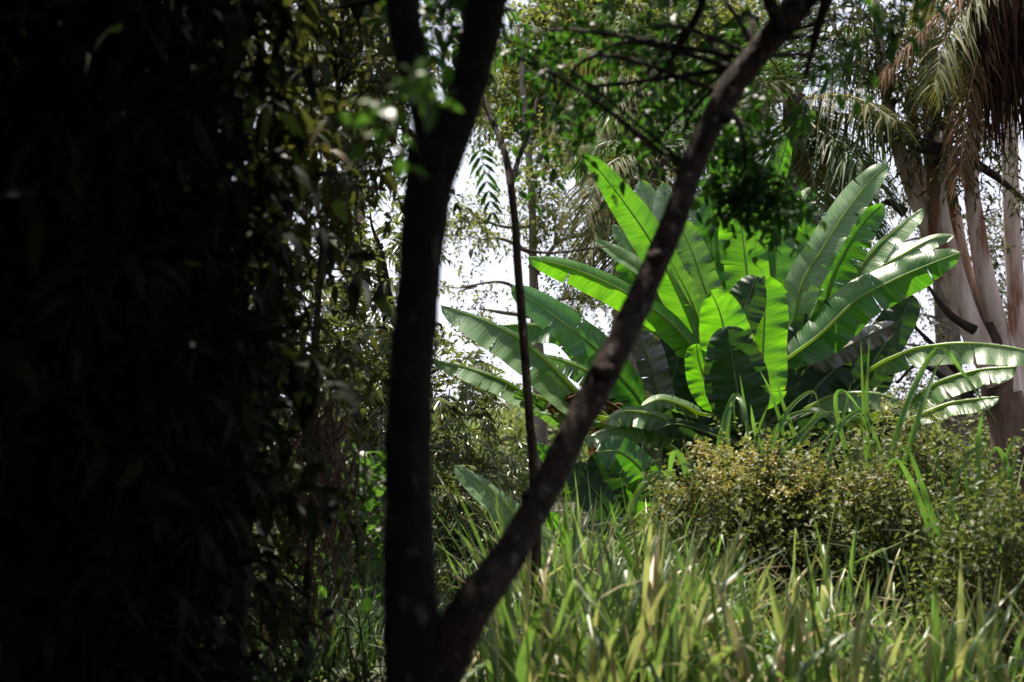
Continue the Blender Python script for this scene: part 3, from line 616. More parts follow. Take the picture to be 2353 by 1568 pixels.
# ------------------------------------------------------------------ palms
def frond(t, P3, n, ll, lw, mat, rmat, hang=.45, name='frond'):
    """P3: 3D midrib base to tip; leaflets in two rows, drooping"""
    C = catmull(P3, n); T = nrm(np.gradient(C, axis=0)); s = np.linspace(0, 1, n)
    P3 = np.array(P3)
    H = nrm(np.cross(T, np.array([0, 0, 1.0]))); Nn = np.cross(H, T)
    keep = s > .14
    prof = np.clip(np.sin(np.pi*(.1+.82*s))**.55, .25, 1)
    GL = Geo()
    for sg in (1, -1):
        D = T*(.45+.5*s[:, None])+sg*H*.9+Nn*.25+rng.normal(0, .17, (n, 3))
        leaves(GL, C[keep], D[keep], (Nn+rng.normal(0, .35, (n, 3)))[keep], (ll*prof*rng.uniform(.8, 1.2, n))[keep], lw*rng.uniform(.8, 1.2, keep.sum()), 'strip', (hang*rng.uniform(.6, 1.5, n))[keep])
    L = GL.build(name, mat, t, smooth=False)
    G = Geo(); tube(G, P3, [.025, .016, .005], n, 5)
    r = G.build('rachis', rmat, L); 
    # rachis coordinates: parent (frond) sits at the thing's origin
    me = r.data; me.transform(__import__('mathutils').Matrix.Translation(-Vector(t.location)))
    return L
def palm(label, crown_px, d, trunk_r, fr, base_px=None, frm=M_palm):
    cp = W(*crown_px, d)
    base = gnd(base_px or crown_px[0], d+.2)
    t = thing('palm_tree', base, label, 'palm tree', 'palms behind the banana plants')
    G = Geo(); tube(G, [base, (base+cp)/2+np.array([.1, 0, 0]), cp+np.array([0, 0, .1])], [trunk_r*1.2, trunk_r, trunk_r*.9], 40, 12, .04); G.build('trunk', B_palm, t)
    for f in fr:
        pts, dz, ll, kind = f
        m, rm = {'g': (M_palm, M_rachis), 'y': (M_palmy, M_rachis), 'd': (M_palmd, M_rachisd)}[kind]
        k = len(pts); P = [cp]+[W(x, y, d+dz*(i+1)/k) for i, (x, y) in enumerate(pts)]
        frond(t, P, 84, ll*1.1, .032, m, rm, .75 if kind != 'd' else .9)
    return t, cp
palm('leafy palm with long arching fronds above the tallest banana leaves', (1825, 235), 21, .2, [
    ([(1930, 262), (2000, 280), (2085, 325)], 1.0, .75, 'g'), ([(1880, 160), (1950, 150), (2030, 190)], 1.5, .6, 'g'), ([(1870, 120), (1930, 70), (1990, 80)], 2, .6, 'g'),
    ([(1840, 120), (1850, 30), (1880, -40)], 1, .6, 'g'), ([(1780, 150), (1730, 90), (1690, 60)], -1, .6, 'g'), ([(1770, 190), (1720, 220), (1680, 300)], -1.5, .65, 'y'),
    ([(1760, 160), (1660, 120), (1560, 160)], 1, .65, 'g'), ([(1850, 330), (1870, 420), (1885, 520)], -1.5, .6, 'y'), ([(1900, 330), (1960, 420), (2000, 530)], -1, .65, 'g'),
    ([(1880, 300), (1950, 340), (2020, 430)], -2, .65, 'g'), ([(1800, 330), (1790, 420), (1800, 500)], 1, .6, 'g'), ([(1900, 220), (1980, 230), (2060, 280)], -2, .6, 'y'),
    ([(1750, 240), (1690, 320), (1650, 420)], .5, .6, 'g'), ([(1890, 380), (1900, 480), (1930, 600)], 1, .6, 'g'), ([(1800, 140), (1790, 50), (1760, 0)], .5, .6, 'g'), ([(1870, 270), (1930, 330), (1980, 400)], 1.5, .6, 'g')], 1850)
palm('yellowish palm with drooping fronds left behind the slanting stem', (1505, 385), 23, .16, [
    ([(1440, 360), (1380, 400), (1345, 500)], -1.5, .65, 'y'), ([(1450, 420), (1390, 480), (1340, 620)], -1, .7, 'y'), ([(1480, 430), (1430, 520), (1400, 640)], -1.5, .65, 'y'),
    ([(1450, 340), (1390, 330), (1330, 380)], 1, .6, 'g'), ([(1500, 450), (1480, 540), (1450, 650)], 1, .6, 'g'), ([(1540, 350), (1600, 330), (1660, 390)], 0, .6, 'g'), ([(1560, 400), (1610, 470), (1640, 580)], -1, .6, 'y'),
    ([(1470, 310), (1440, 270), (1390, 260)], 0, .6, 'g'), ([(1530, 310), (1560, 260), (1610, 250)], 1, .6, 'g')])
palm('pale palm high up behind the slanting stem, fronds lit from above', (1500, 185), 27, .18, [
    ([(1420, 180), (1340, 210), (1270, 280)], -1, .75, 'y'), ([(1440, 210), (1390, 260), (1340, 330)], -1.5, .75, 'y'), ([(1430, 130), (1350, 120), (1280, 170)], 1, .7, 'y'), ([(1480, 100), (1440, 40), (1380, 20)], 1, .7, 'g'),
    ([(1530, 90), (1570, 20), (1630, 0)], 1, .7, 'g'), ([(1580, 160), (1650, 170), (1710, 240)], -1, .75, 'y'), ([(1570, 220), (1620, 290), (1640, 370)], -1, .7, 'g'), ([(1480, 260), (1450, 320), (1430, 400)], -1, .7, 'y')])
t, cp = palm('tall palm at the top right corner with brown dead fronds', (2345, -85), 19, .22, [
    ([(2230, -20), (2130, 60), (2035, 165)], -.5, .42, 'd'), ([(2240, 0), (2180, 80), (2145, 200)], -1, .55, 'y'), ([(2270, 60), (2225, 230), (2205, 410)], -1, .35, 'd'), ([(2260, 30), (2215, 110), (2190, 190)], .5, .55, 'y'),
    ([(2280, -60), (2200, -50), (2110, 10)], .5, .5, 'y'), ([(2390, 0), (2440, 120), (2450, 260)], -.5, .5, 'g')], 2520)
GL = Geo(); n = 900      # the skirt of dead leaves under its crown
s0 = np.stack([W(rng.uniform(2235, 2420), rng.uniform(-60, 160), 19+rng.uniform(-.6, .6)) for _ in range(n)])
leaves(GL, s0, np.stack([rng.normal(0, .09, n), rng.normal(0, .09, n), -np.ones(n)], -1), rng.normal(0, 1, (n, 3)), rng.uniform(.5, 1.6, n), rng.uniform(.02, .05, n), 'strip', 0)
GL.build('dead_skirt', M_skirt, t)

# ------------------------------------------------------------------ banana plants
def half(G, C, T, Nim, dep, wpx, tilt, f, length, sgn, tears, amp, ph):
    """one half of a blade; wpx: half width in metres; tilt: how far the edge leans away from the viewer"""
    n = len(C); s = np.linspace(0, 1, n); K = 7; qs = np.linspace(0, 1, K)
    cuts = [0]
    if tears > 0:
        x = rng.uniform(.1, .2)
        while x < .97:
            cuts.append(int(x*n)); x += rng.uniform(.03, .12)/max(tears, .15)
    cuts = sorted(set(cuts+[n-1]))
    for a, b in zip(cuts[:-1], cuts[1:]):
        if b-a < 1: continue
        ii = np.arange(a, b+1); mid = .5*(s[a]+s[b])
        dt = rng.normal(0, .22)*min(1, tears*1.6) if tears > 0 and len(cuts) > 2 else 0
        shrink = rng.uniform(.86, 1.0) if tears > 0 else 1
        qcut = rng.uniform(.1, .5) if tears > 0 else 1
        gap = rng.uniform(.04, .22)*min(1, tears*1.5)
        V = []; UV = []
        for q in qs:
            ang = tilt*(.75+.5*q)+dt*q
            wv = wpx*f[ii]*q*shrink
            off = Nim[ii]*wv[:, None]+dep[ii]*(wv*np.tan(np.clip(ang, -1.2, 1.2)))[:, None]
            rip = amp*wpx*q**1.5*(np.sin(s[ii]*15+ph)+.7*np.sin(s[ii]*33+ph*2+q)+.35*np.sin(s[ii]*71+ph*3))
            off = off+dep[ii]*rip[:, None]+Nim[ii]*(rip*.08)[:, None]
            pull = gap*max(0, q-qcut)/max(1e-3, 1-qcut) if tears > 0 else 0
            Cq = C[ii]+T[ii]*((mid-s[ii])*length*pull)[:, None]
            V.append(Cq+off+T[ii]*(wv*.10)[:, None]*q); UV.append(np.stack([s[ii]*length, np.full(len(ii), q*sgn)], -1))
        m = len(ii)
        V = np.stack(V, 1).reshape(-1, 3); UV = np.stack(UV, 1).reshape(-1, 2)
        i = np.arange(m-1)[:, None]*K+np.arange(K-1)
        G.add(V, [np.stack([i, i+1, i+K+1, i+K], -1).reshape(-1, 4)], UV)

MATS = {'g': (M_ban, M_rib), 'y': (M_bany, M_rib), 'p': (M_banp, M_rib), 'd': (M_band, M_ribd), 'x': (M_bang, M_ribd), 'b': (M_dead, M_dead)}
def banana_leaf(t, crownp, pts, d0, d1, a, b, ta, tb, kind='g', tears=0.0, amp=.17, petiole=True):
    """pts base to tip; a: half width (px) on the upper/left side, b: on the lower/right side; ta, tb lean of each half (radians, + = edge farther away)"""
    tears = max(tears, {'p': .28, 'g': .24, 'y': .14, 'x': .3}.get(kind, 0))
    if kind == 'y': amp = .09
    k = len(pts); P = np.array([W(x, y, d0+(d1-d0)*i/(k-1)) for i, (x, y) in enumerate(pts)])
    n = 72; C = catmull(P, n); T = nrm(np.gradient(C, axis=0)); length = np.linalg.norm(np.diff(C, axis=0), axis=1).sum()
    dep = nrm(C-CAM)
    Nim = nrm(np.cross(T, dep))                     # perpendicular to the midrib and to the line of sight
    dm = Nim.mean(0); up = dm@UP; rt = dm@RT
    if (up < 0 and abs(up) > .42) or (abs(up) <= .42 and rt > 0): Nim = -Nim
    s = np.linspace(0, 1, n); f = np.clip(1-np.abs(2*s**.92-1)**rng.uniform(3.2, 4.6), 0, 1)**.6*(1-.15*(s-.4))*(1+.05*np.sin(s*9+rng.uniform(0, 6)))
    dm = .5*(d0+d1)
    G = Geo()
    half(G, C, T, Nim, dep, a*PX*dm, ta, f, length, 1, tears, amp, rng.uniform(0, 6))
    half(G, C, T, -Nim, dep, b*PX*dm, tb, f, length, -1, tears, amp, rng.uniform(0, 6))
    mat, rib = MATS[kind]
    L = G.build('leaf', mat, t)
    G = Geo()
    if petiole and crownp is not None:
        j = (crownp+P[0])/2; j[2] += .05
        Q = [crownp, j]+list(P); R = [.038, .024]+list(np.linspace(.017, .003, k))
    else: Q = list(P); R = list(np.linspace(.016, .003, k))
    tube(G, Q, R, 60, 8)
    G.V = [v-dep_off for v, dep_off in zip(G.V, [0]*len(G.V))]
    r = G.build('midrib', rib, L)
    r.data.transform(__import__('mathutils').Matrix.Translation(-Vector(t.location)))
    return L
def pseudostem(t, pts, r, m=None):
    G = Geo(); tube(G, pts, r, 30, 14, .03); G.build('stem', m or M_stem, t)

# --- the big one
base = gnd(1745, 14); cM = W(1738, 985, 14)
bm = thing('banana_plant', base, 'tallest banana plant with broad glowing upright leaves in full sun', 'banana plant', 'banana plants')
pseudostem(bm, [base, W(1745, 1150, 14), cM+np.array([0, 0, .1])], [.2, .16, .10])
pseudostem(bm, [base+np.array([.25, .1, 0]), W(1790, 1150, 14.1), W(1790, 960, 14.1)], [.15, .12, .07])
for a in [
 ([(1716, 880), (1735, 640), (1775, 440), (1803, 345), (1814, 292)], 14.5, 14.6, 30, 34, .2, .2, 'y', .1),
 ([(1700, 760), (1692, 560), (1672, 400), (1652, 290), (1632, 198)], 14.8, 15.2, 48, 50, .1, .2, 'y', 0),
 ([(1728, 860), (1724, 720), (1712, 590), (1700, 500), (1690, 448)], 14.0, 14.2, 62, 60, .2, .2, 'y', .04),
 ([(1668, 820), (1648, 700), (1636, 570), (1624, 425)], 14.6, 15.2, 42, 40, .3, .2, 'g', 0),
 ([(1765, 920), (1780, 770), (1782, 620), (1776, 478)], 14.3, 14.6, 38, 58, .1, .3, 'g', 0),
 ([(1748, 945), (1752, 840), (1757, 730), (1757, 632)], 13.1, 13.15, 46, 64, .2, .2, 'y', .06),
 ([(1690, 790), (1708, 720), (1738, 634)], 12.85, 12.9, 46, 44, .4, .3, 'd', 0),
 ([(1705, 945), (1690, 858), (1668, 775), (1653, 715), (1632, 668)], 12.75, 12.5, 66, 72, .35, .3, 'y', .05),
 ([(1648, 945), (1625, 890), (1606, 830), (1600, 790)], 12.8, 12.8, 40, 48, .1, .1, 'y', 0),
 ([(1712, 985), (1700, 930), (1686, 850), (1672, 750)], 12.4, 12.25, 70, 74, .4, .3, 'd', 0),
 # right
 ([(1815, 790), (1842, 655), (1888, 576), (1935, 500), (2000, 415), (2042, 378)], 13.8, 13.4, 40, 42, .75, -.6, 'p', .06),
 ([(1880, 770), (1905, 660), (1935, 590), (1985, 510), (2030, 468)], 14.2, 14.1, 26, 52, .2, -.3, 'g', .75),
 ([(1860, 740), (1928, 666), (1975, 615), (2026, 557), (2120, 479)], 14.3, 14.0, 8, 42, .7, -.75, 'p', .25),
 ([(1900, 720), (1985, 636), (2073, 586), (2140, 550), (2194, 541)], 14.5, 14.6, 14, 30, .9, -.6, 'p', .2),
 ([(1790, 842), (1885, 768), (1965, 692), (2050, 645), (2130, 610), (2208, 580)], 13.4, 13.0, 46, 58, .65, .05, 'g', .10),
 ([(1960, 900), (2020, 810), (2070, 730), (2100, 680)], 14.2, 14.4, 50, 44, .3, .2, 'd', 0),
 ([(1860, 840), (1940, 800), (2000, 770), (2062, 742)], 13.8, 13.7, 22, 38, .8, .1, 'x', .3),
 ([(1850, 960), (1890, 850), (1900, 760), (1880, 690)], 14.0, 14.1, 60, 60, .2, .2, 'd', 0),
 ([(1830, 1000), (1870, 900), (1930, 840), (1985, 800)], 13.9, 14.1, 55, 55, .2, .2, 'd', 0),
 ([(1800, 1000), (1830, 900), (1850, 820), (1840, 730)], 14.2, 14.4, 55, 55, .2, .2, 'd', 0),
 ([(1640, 760), (1618, 600), (1606, 500), (1590, 440)], 15.6, 16.0, 36, 38, .6, -.2, 'p', .2),
 ([(1800, 760), (1815, 620), (1838, 500), (1862, 430)], 15.3, 15.7, 36, 40, .5, -.2, 'g', .2),
 ([(1580, 1000), (1520, 960), (1440, 945), (1390, 970)], 13.1, 12.8, 12, 40, .8, -.4, 'p', .5),
 ([(1600, 800), (1530, 700), (1470, 650), (1420, 560)], 15.0, 15.2, 40, 40, .6, -.3, 'g', .1),
 ([(1640, 820), (1590, 690), (1560, 610), (1500, 540)], 14.9, 15.0, 36, 38, .5, -.2, 'g', .1),
 ([(1800, 820), (1840, 700), (1860, 600), (1850, 500)], 14.9, 15.1, 40, 40, .3, .2, 'g', .05),
 ([(1790, 930), (1800, 850), (1835, 780), (1850, 720)], 13.6, 13.6, 34, 44, .3, .2, 'd', 0),
 ([(1600, 990), (1570, 950), (1545, 890), (1560, 820)], 13.4, 13.5, 44, 50, .3, .2, 'd', 0),
 ([(1660, 990), (1640, 940), (1625, 880), (1640, 830)], 13.3, 13.3, 44, 40, .3, .2, 'd', 0),
 ([(1700, 1020), (1610, 990), (1550, 975), (1500, 990)], 13.0, 12.7, 16, 40, .6, .2, 'd', .2),
 ([(1760, 1000), (1840, 960), (1880, 950), (1930, 985)], 13.0, 12.8, 14, 38, .6, .2, 'd', .2),
 # left, upper
 ([(1640, 860), (1560, 680), (1500, 562), (1420, 446), (1343, 350)], 14.2, 13.9, 40, 44, .4, -.2, 'y', .04),
 ([(1600, 760), (1545, 610), (1497, 490), (1472, 412)], 15.0, 15.6, 34, 34, .8, -.7, 'p', 0),
 ([(1610, 760), (1565, 640), (1532, 510), (1524, 418)], 14.8, 15.2, 34, 34, .8, -.7, 'p', .08),
 ([(1600, 760), (1545, 685), (1470, 590), (1406, 517)], 14.7, 14.8, 32, 30, .8, -.7, 'p', .05),
 ([(1610, 770), (1560, 690), (1475, 618), (1367, 550)], 14.5, 14.4, 20, 20, .8, -.8, 'p', 0),
 ([(1640, 860), (1545, 745), (1455, 684), (1390, 648), (1300, 612), (1210, 592)], 13.7, 13.4, 22, 48, .7, .05, 'y', .14),
 ([(1668, 800), (1618, 660), (1588, 575), (1555, 503)], 14.4, 14.6, 46, 44, .8, -.6, 'p', .15),
 ([(1640, 820), (1600, 722), (1578, 670), (1540, 600)], 14.0, 13.8, 24, 28, .8, -.6, 'p', .1),
 ([(1625, 850), (1590, 800), (1540, 750), (1485, 698)], 13.9, 13.8, 28, 36, .3, .2, 'g', .1),
 ([(1640, 900), (1560, 830), (1520, 770), (1505, 700)], 14.5, 14.6, 50, 60, .2, .2, 'd', 0),
 ([(1640, 985), (1580, 900), (1560, 830), (1545, 760)], 14.3, 14.5, 60, 55, .2, .2, 'd', 0),
 ([(1614, 952), (1570, 932), (1520, 918), (1472, 934)], 13.0, 12.6, 14, 22, 1.0, .1, 'p', .1),
]: banana_leaf(bm, cM, *a)
# --- the left one
base = gnd(1480, 13.6); cN = W(1500, 1010, 13.6)
bn = thing('banana_plant', base, 'banana plant with long striped leaves reaching left behind the slanting stem', 'banana plant', 'banana plants')
pseudostem(bn, [base, W(1490, 1200, 13.6), cN+np.array([0, 0, .1])], [.17, .14, .09])
for a in [
 ([(1505, 985), (1462, 909), (1421, 860), (1375, 807), (1331, 770), (1285, 735), (1216, 686), (1173, 661)], 13.5, 12.6, 44, 48, .9, -.85, 'g', .08),
 ([(1400, 960), (1331, 906), (1260, 835), (1191, 778), (1110, 736), (1012, 702)], 13.6, 13.0, 8, 62, .7, -.8, 'p', .08),
 ([(1330, 950), (1260, 920), (1198, 898), (1148, 872), (1067, 844), (992, 829)], 13.4, 13.0, 6, 40, .7, -.8, 'p', .6),
 ([(1430, 900), (1316, 770), (1238, 748), (1150, 748)], 14.2, 14.0, 6, 48, .7, -.5, 'g', .25),
 ([(1440, 900), (1345, 850), (1290, 828), (1235, 815)], 14.0, 13.7, 8, 40, .7, -.3, 'p', .9),
 ([(1520, 935), (1508, 890), (1488, 820), (1464, 760)], 13.3, 13.2, 34, 46, .4, .3, 'x', .1),
 ([(1300, 975), (1256, 945), (1215, 920), (1180, 902)], 13.3, 13.1, 18, 26, .5, .3, 'p', .1),
 ([(1350, 905), (1310, 915), (1275, 925), (1255, 940)], 13.4, 13.2, 10, 36, .3, .2, 'b', .6),
 ([(1420, 930), (1385, 960), (1370, 1010), (1365, 1060)], 13.8, 13.8, 20, 22, .2, .2, 'b', .6),
 ([(1560, 1000), (1480, 978), (1410, 985), (1340, 1012)], 13.2, 12.7, 8, 46, .7, -.5, 'p', .7),
 ([(1520, 1000), (1440, 940), (1420, 900), (1400, 860)], 13.9, 14.1, 55, 55, .2, .2, 'd', 0),
 ([(1560, 1060), (1520, 980), (1530, 900), (1550, 850)], 14.0, 14.1, 55, 65, .2, .2, 'd', 0),
 ([(1600, 1080), (1620, 1000), (1640, 960), (1660, 900)], 13.8, 13.9, 60, 65, .2, .2, 'd', 0),
]: banana_leaf(bn, cN, *a)
# --- low young one
base = gnd(1425, 12.8); cL = W(1430, 1235, 12.8)
bl = thing('banana_plant', base, 'low young banana plant with dark leaves at the grass edge by the slanting stem', 'banana plant', 'banana plants')
pseudostem(bl, [base, cL], [.10, .07])
for a in [
 ([(1520, 1150), (1480, 1085), (1425, 1040), (1368, 1038)], 12.7, 12.4, 42, 56, .5, -.2, 'g', .05),
 ([(1415, 1240), (1391, 1167), (1350, 1110), (1305, 1062)], 12.6, 12.4, 36, 44, .6, -.6, 'd', 0),
 ([(1410, 1240), (1399, 1180), (1385, 1110), (1368, 1040)], 12.9, 13.0, 34, 54, .2, .2, 'd', 0),
 ([(1280, 1250), (1181, 1174), (1112, 1118), (1045, 1070)], 12.4, 12.2, 20, 42, 1.0, -1.0, 'p', .05),
 ([(1330, 1285), (1301, 1240), (1280, 1205), (1262, 1178)], 12.3, 12.2, 20, 24, .3, .2, 'y', 0),
 ([(1370, 1180), (1310, 1110), (1265, 1055), (1235, 1018)], 13.1, 13.2, 22, 24, .4, .3, 'g', 0),
 ([(1470, 1230), (1440, 1200), (1390, 1205), (1320, 1215)], 12.4, 12.2, 6, 26, .5, .2, 'x', .4),
 ([(1480, 1250), (1460, 1180), (1475, 1110), (1500, 1070)], 12.9, 13.0, 36, 40, .2, .2, 'y', .1),
]: banana_leaf(bl, cL, *a)
# --- right, low
base = gnd(1960, 14.4); cR = W(1965, 985, 14.4)
br_ = thing('banana_plant', base, 'banana plant low on the right with long leaves arching out of the picture', 'banana plant', 'banana plants')
pseudostem(br_, [base, cR], [.17, .10])
for a in [
 ([(2000, 850), (2088, 806), (2150, 794), (2213, 789), (2290, 794), (2353, 805), (2420, 825)], 14.0, 13.2, 4, 48, .7, -.6, 'p', .1),
 ([(2075, 935), (2150, 882), (2244, 852), (2338, 843)], 14.0, 13.4, 5, 46, .7, -.7, 'p', .12),
 ([(2090, 962), (2180, 928), (2240, 918), (2297, 912)], 14.2, 13.8, 5, 34, .7, -.7, 'p', .3),
 ([(1840, 950), (1900, 915), (1960, 904), (2030, 908), (2110, 942)], 13.6, 13.2, 5, 44, .7, -.5, 'p', .15),
 ([(1990, 920), (2000, 860), (2030, 800), (2060, 770)], 14.5, 14.7, 50, 50, .2, .2, 'd', 0),
 ([(1940, 1000), (1920, 940), (1900, 880), (1890, 800)], 14.5, 14.7, 60, 60, .2, .2, 'd', 0),
]: banana_leaf(br_, cR, *a)

# ------------------------------------------------------------------ shrubs
def shrub(name, label, base_px, d, clusters, tips, lm, tw, tipn=5, tipmat=M_tip):
    base = gnd(base_px, d); t = thing(name, base, label, 'shrub')
    GL = Geo(); GB = Geo(); GT = Geo()
    stems = []
    for i in range(7):
        e = clusters[rng.integers(len(clusters))]; c = W(e[0], e[1]+e[4]*.5, e[2])
        stems.append(tube(GB, [base+rng.normal(0, .12, 3)*np.array([1, 1, 0]), base*.5+c*.5+rng.normal(0, .12, 3), c], [.03, .02, .01], 14, 6, .04))
    crown(GL, GB, clusters, np.concatenate(stems), tw, .012)
    crown(GT, None, tips, None, dict(L=.17, nl=10, ll=.042, lw=.026, tpl='rhomb', droop=.1, up=.8, br=.002), 0)
    for i in range(int(len(clusters)*1.6)):
        e = clusters[rng.integers(len(clusters))]; c = W(e[0]+rng.normal(0, 45), e[1]-rng.uniform(0, 40), e[2]+rng.normal(0, .2))
        twigs(GL, GB, c[None]+rng.normal(0, .03, (3, 3)), np.array([[rng.normal(0, .5), rng.normal(0, .4), 1.0]])+rng.normal(0, .25, (3, 3)), rng.uniform(.3, .6), .12, 14, 'alt', .06, .034, 'rhomb', .2, .003)
    GB.build('branches', M_wood, t); GL.build('foliage', lm, t)
    if GT.n: GT.build('new_growth', tipmat, t)
    return t
SH = dict(L=.36, nl=10, ll=.064, lw=.038, tpl='rhomb', droop=.15, br=.0025, up=.3, ldroop=.2)
shrub('flowering_shrub', 'wide shrub with yellowish new tips below the tallest banana plant', 1850, 10.5,
    [(x, y, 10.5+rng.uniform(-.5, .5), 75, 60, .35, n) for x, y, n in [(1660, 1130, 45), (1745, 1130, 42), (1610, 1190, 40), (1700, 1200, 45), (1800, 1180, 45), (1870, 1125, 45), (1950, 1150, 45), (1560, 1195, 26), (2020, 1150, 36), (1880, 1240, 55), (1780, 1270, 50), (1700, 1270, 40), (1960, 1260, 50), (2030, 1200, 50), (2050, 1290, 50), (2150, 1260, 60), (2200, 1360, 55), (2130, 1400, 50), (1900, 1320, 60), (2000, 1350, 60), (1820, 1350, 55), (1580, 1180, 40), (1720, 1340, 45), (2090, 1330, 55), (2080, 1230, 50), (1950, 1410, 50), (2060, 1420, 50), (1640, 1260, 45), (1850, 1420, 40)]],
    [(x, y, 10.4+rng.uniform(-.4, .3), 48, 24, .25, 13) for x, y in [(1640, 1050), (1660, 1085), (1745, 1070), (1800, 1085), (1570, 1135), (1550, 1170), (1600, 1160), (1730, 1160), (1640, 1200), (2040, 1130), (1625, 1120), (1700, 1120), (1860, 1100), (1920, 1120), (1760, 1130), (1980, 1140), (1820, 1140), (1560, 1195), (2010, 1120), (1680, 1160), (1640, 1085), (1585, 1145), (2060, 1180)]], M_shrub, SH)
shrub('flowering_shrub', 'shrub rising behind tall grass at the right under the arching banana leaves', 2150, 11.6,
    [(x, y, 11.6+rng.uniform(-.5, .5), 70, 60, .35, n) for x, y, n in [(2080, 1010, 45), (2130, 1080, 50), (2060, 1090, 45), (2180, 1130, 50), (2110, 1160, 50), (2200, 1220, 40), (2130, 1240, 40), (2240, 1080, 24), (2260, 1180, 30)]],
    [(x, y, 11.4, 45, 22, .25, 6) for x, y in [(2070, 965), (2110, 1010), (2160, 1150), (2100, 1130), (2200, 1120), (2050, 1040), (2170, 1190)]], M_shrub, SH)
shrub('dark_shrub', 'darker shrub in the lower right corner, leaves larger', 2320, 8.6,
    [(x, y, 8.6+rng.uniform(-.4, .4), 70, 60, .3, n) for x, y, n in [(2330, 1200, 30), (2260, 1270, 30), (2200, 1320, 26), (2180, 1400, 26), (2310, 1300, 30), (2260, 1350, 26), (2340, 1380, 30), (2290, 1440, 26), (2330, 1500, 26), (2240, 1440, 16), (2350, 1570, 24)]],
    [(2330, 1170, 8.5, 30, 25, .2, 5), (2290, 1250, 8.5, 30, 20, .2, 4)], M_shrub, dict(SH, ll=.065, lw=.03))
shrub('shade_fill_bush', 'bush added behind the banana stems to stand for their shaded interior', 1700, 16.5,
    [(x, y, 16.5+rng.uniform(-.6, .6), 90, 80, .5, 30) for x, y in [(1560, 1000), (1640, 1060), (1720, 1040), (1800, 1010), (1880, 980), (1950, 1030), (1600, 1140), (1860, 1080), (1480, 1090), (1640, 920), (1850, 900)]], [], M_dark, dict(L=.5, nl=9, ll=.2, lw=.09, tpl='leaf', droop=.3, br=.005))  # near-black bush added where the inside of the clump lies in shade

# ------------------------------------------------------------------ grass
def blades(G, B, H, az, lean, bend, wd, kink, n=9):
    """B bases, H lengths, az heading, lean start angle, bend total extra angle, kink (s, angle)"""
    m = len(B); s = np.linspace(0, 1, n+1)
    th = lean[:, None]+bend[:, None]*s**1.8+np.where(s[None] > kink[0][:, None], kink[1][:, None], 0)
    ds = H[:, None]/n
    hx = np.cumsum(np.sin(th)*ds, 1); hz = np.cumsum(np.cos(th)*ds, 1)
    hx = np.concatenate([np.zeros((m, 1)), hx[:, :-1]], 1); hz = np.concatenate([np.zeros((m, 1)), hz[:, :-1]], 1)
    dirx, diry = np.cos(az), np.sin(az)
    C = B[:, None]+np.stack([hx*dirx[:, None], hx*diry[:, None], hz], -1)
    tw = az+math.pi/2+rng.normal(0, .5, m)
    S = np.stack([np.cos(tw), np.sin(tw), np.zeros(m)], -1)
    wp = np.clip(np.minimum(.55+s*1.6, 1)*(1-s**4.5), .05, 1)*.5
    off = S[:, None]*(wd[:, None]*wp)[..., None]
    up = np.zeros_like(off); up[..., 2] = .18; 
    crease = np.zeros((m, n+1, 3)); Tz = np.stack([np.cos(th)*dirx[:, None], np.cos(th)*diry[:, None], -np.sin(th)], -1)
    ctr = C-Tz*(wd[:, None]*wp*.45)[..., None]*.8
    V = np.stack([C-off, ctr, C+off], 2).reshape(-1, 3)
    b = (np.arange(m)*(n+1)*3)[:, None]+(np.arange(n)*3)[None]
    F = np.concatenate([np.stack([b+j, b+j+1, b+j+4, b+j+3], -1).reshape(-1, 4) for j in (0, 1)])
    G.add(V, [F])
def field(G, n, xr, yr, hfun, wr=(.012, .03), leanm=.12, bendm=1.0, pk=.22, per=16, spread=.09):
    k = max(1, n//per); cx = rng.uniform(*xr, k); cy = rng.uniform(*yr, k); ch = rng.uniform(.72, 1.15, k)
    id_ = np.repeat(np.arange(k), per); n = len(id_)
    az = rng.uniform(0, 6.28, n); rr = np.abs(rng.normal(0, spread, n))
    x = cx[id_]+np.cos(az)*rr; y = cy[id_]+np.sin(az)*rr
    B = np.stack([x, y, np.full(n, -.08)], -1); H = hfun(x, y)*rng.uniform(.55, 1.2, n)*ch[id_]
    kink = (np.where(rng.uniform(size=n) < pk, rng.uniform(.45, .85, n), 2), rng.uniform(.7, 2.1, n))
    blades(G, B, H, az+rng.normal(0, .5, n), np.abs(rng.normal(0, leanm, n))+rr*.8, rng.gamma(1.6, bendm/1.8, n), rng.uniform(*wr, n), kink)
G = Geo()
hf = lambda x, y: np.clip(1.24-.20*np.clip(x-.25, 0, 1.9)+.05*np.sin(x*3.1+y), .5, 1.5)
field(G, 1300, (-.02, 3.4), (6.0, 7.9), hf, wr=(.026, .056), leanm=.14, bendm=.8, pk=.32)
field(G, 900, (.0, 1.3), (7.6, 11.0), hf, wr=(.018, .040), leanm=.14, bendm=.8, pk=.28)
field(G, 600, (1.2, 4.6), (7.6, 9.2), lambda x, y: .85+.15*np.sin(x*4), wr=(.018, .040), leanm=.14, bendm=.8, pk=.3)
field(G, 420, (-.02, 3.6), (6.0, 8.6), lambda x, y: hf(x, y)*1.18, wr=(.010, .022), leanm=.30, bendm=1.1, pk=.45, per=4, spread=.2)
field(G, 110, (1.9, 3.9), (7.8, 9.4), lambda x, y: 1.0+.22*(x-1.0), wr=(.018, .036), leanm=.10, bendm=.7, pk=.4, per=8)
field(G, 1200, (-.05, 4.0), (5.8, 9.0), lambda x, y: np.full(len(x), .5), wr=(.012, .03), leanm=.4, bendm=1.6, pk=.3, spread=.2)
field(G, 3500, (-3.5, 7), (11.5, 24), lambda x, y: np.full(len(x), .5), wr=(.015, .035))
tag(G.build('grass', M_grass), kind='stuff', label='tall mixed green and straw coloured grass filling the lower right', cat='grass')
G = Geo()
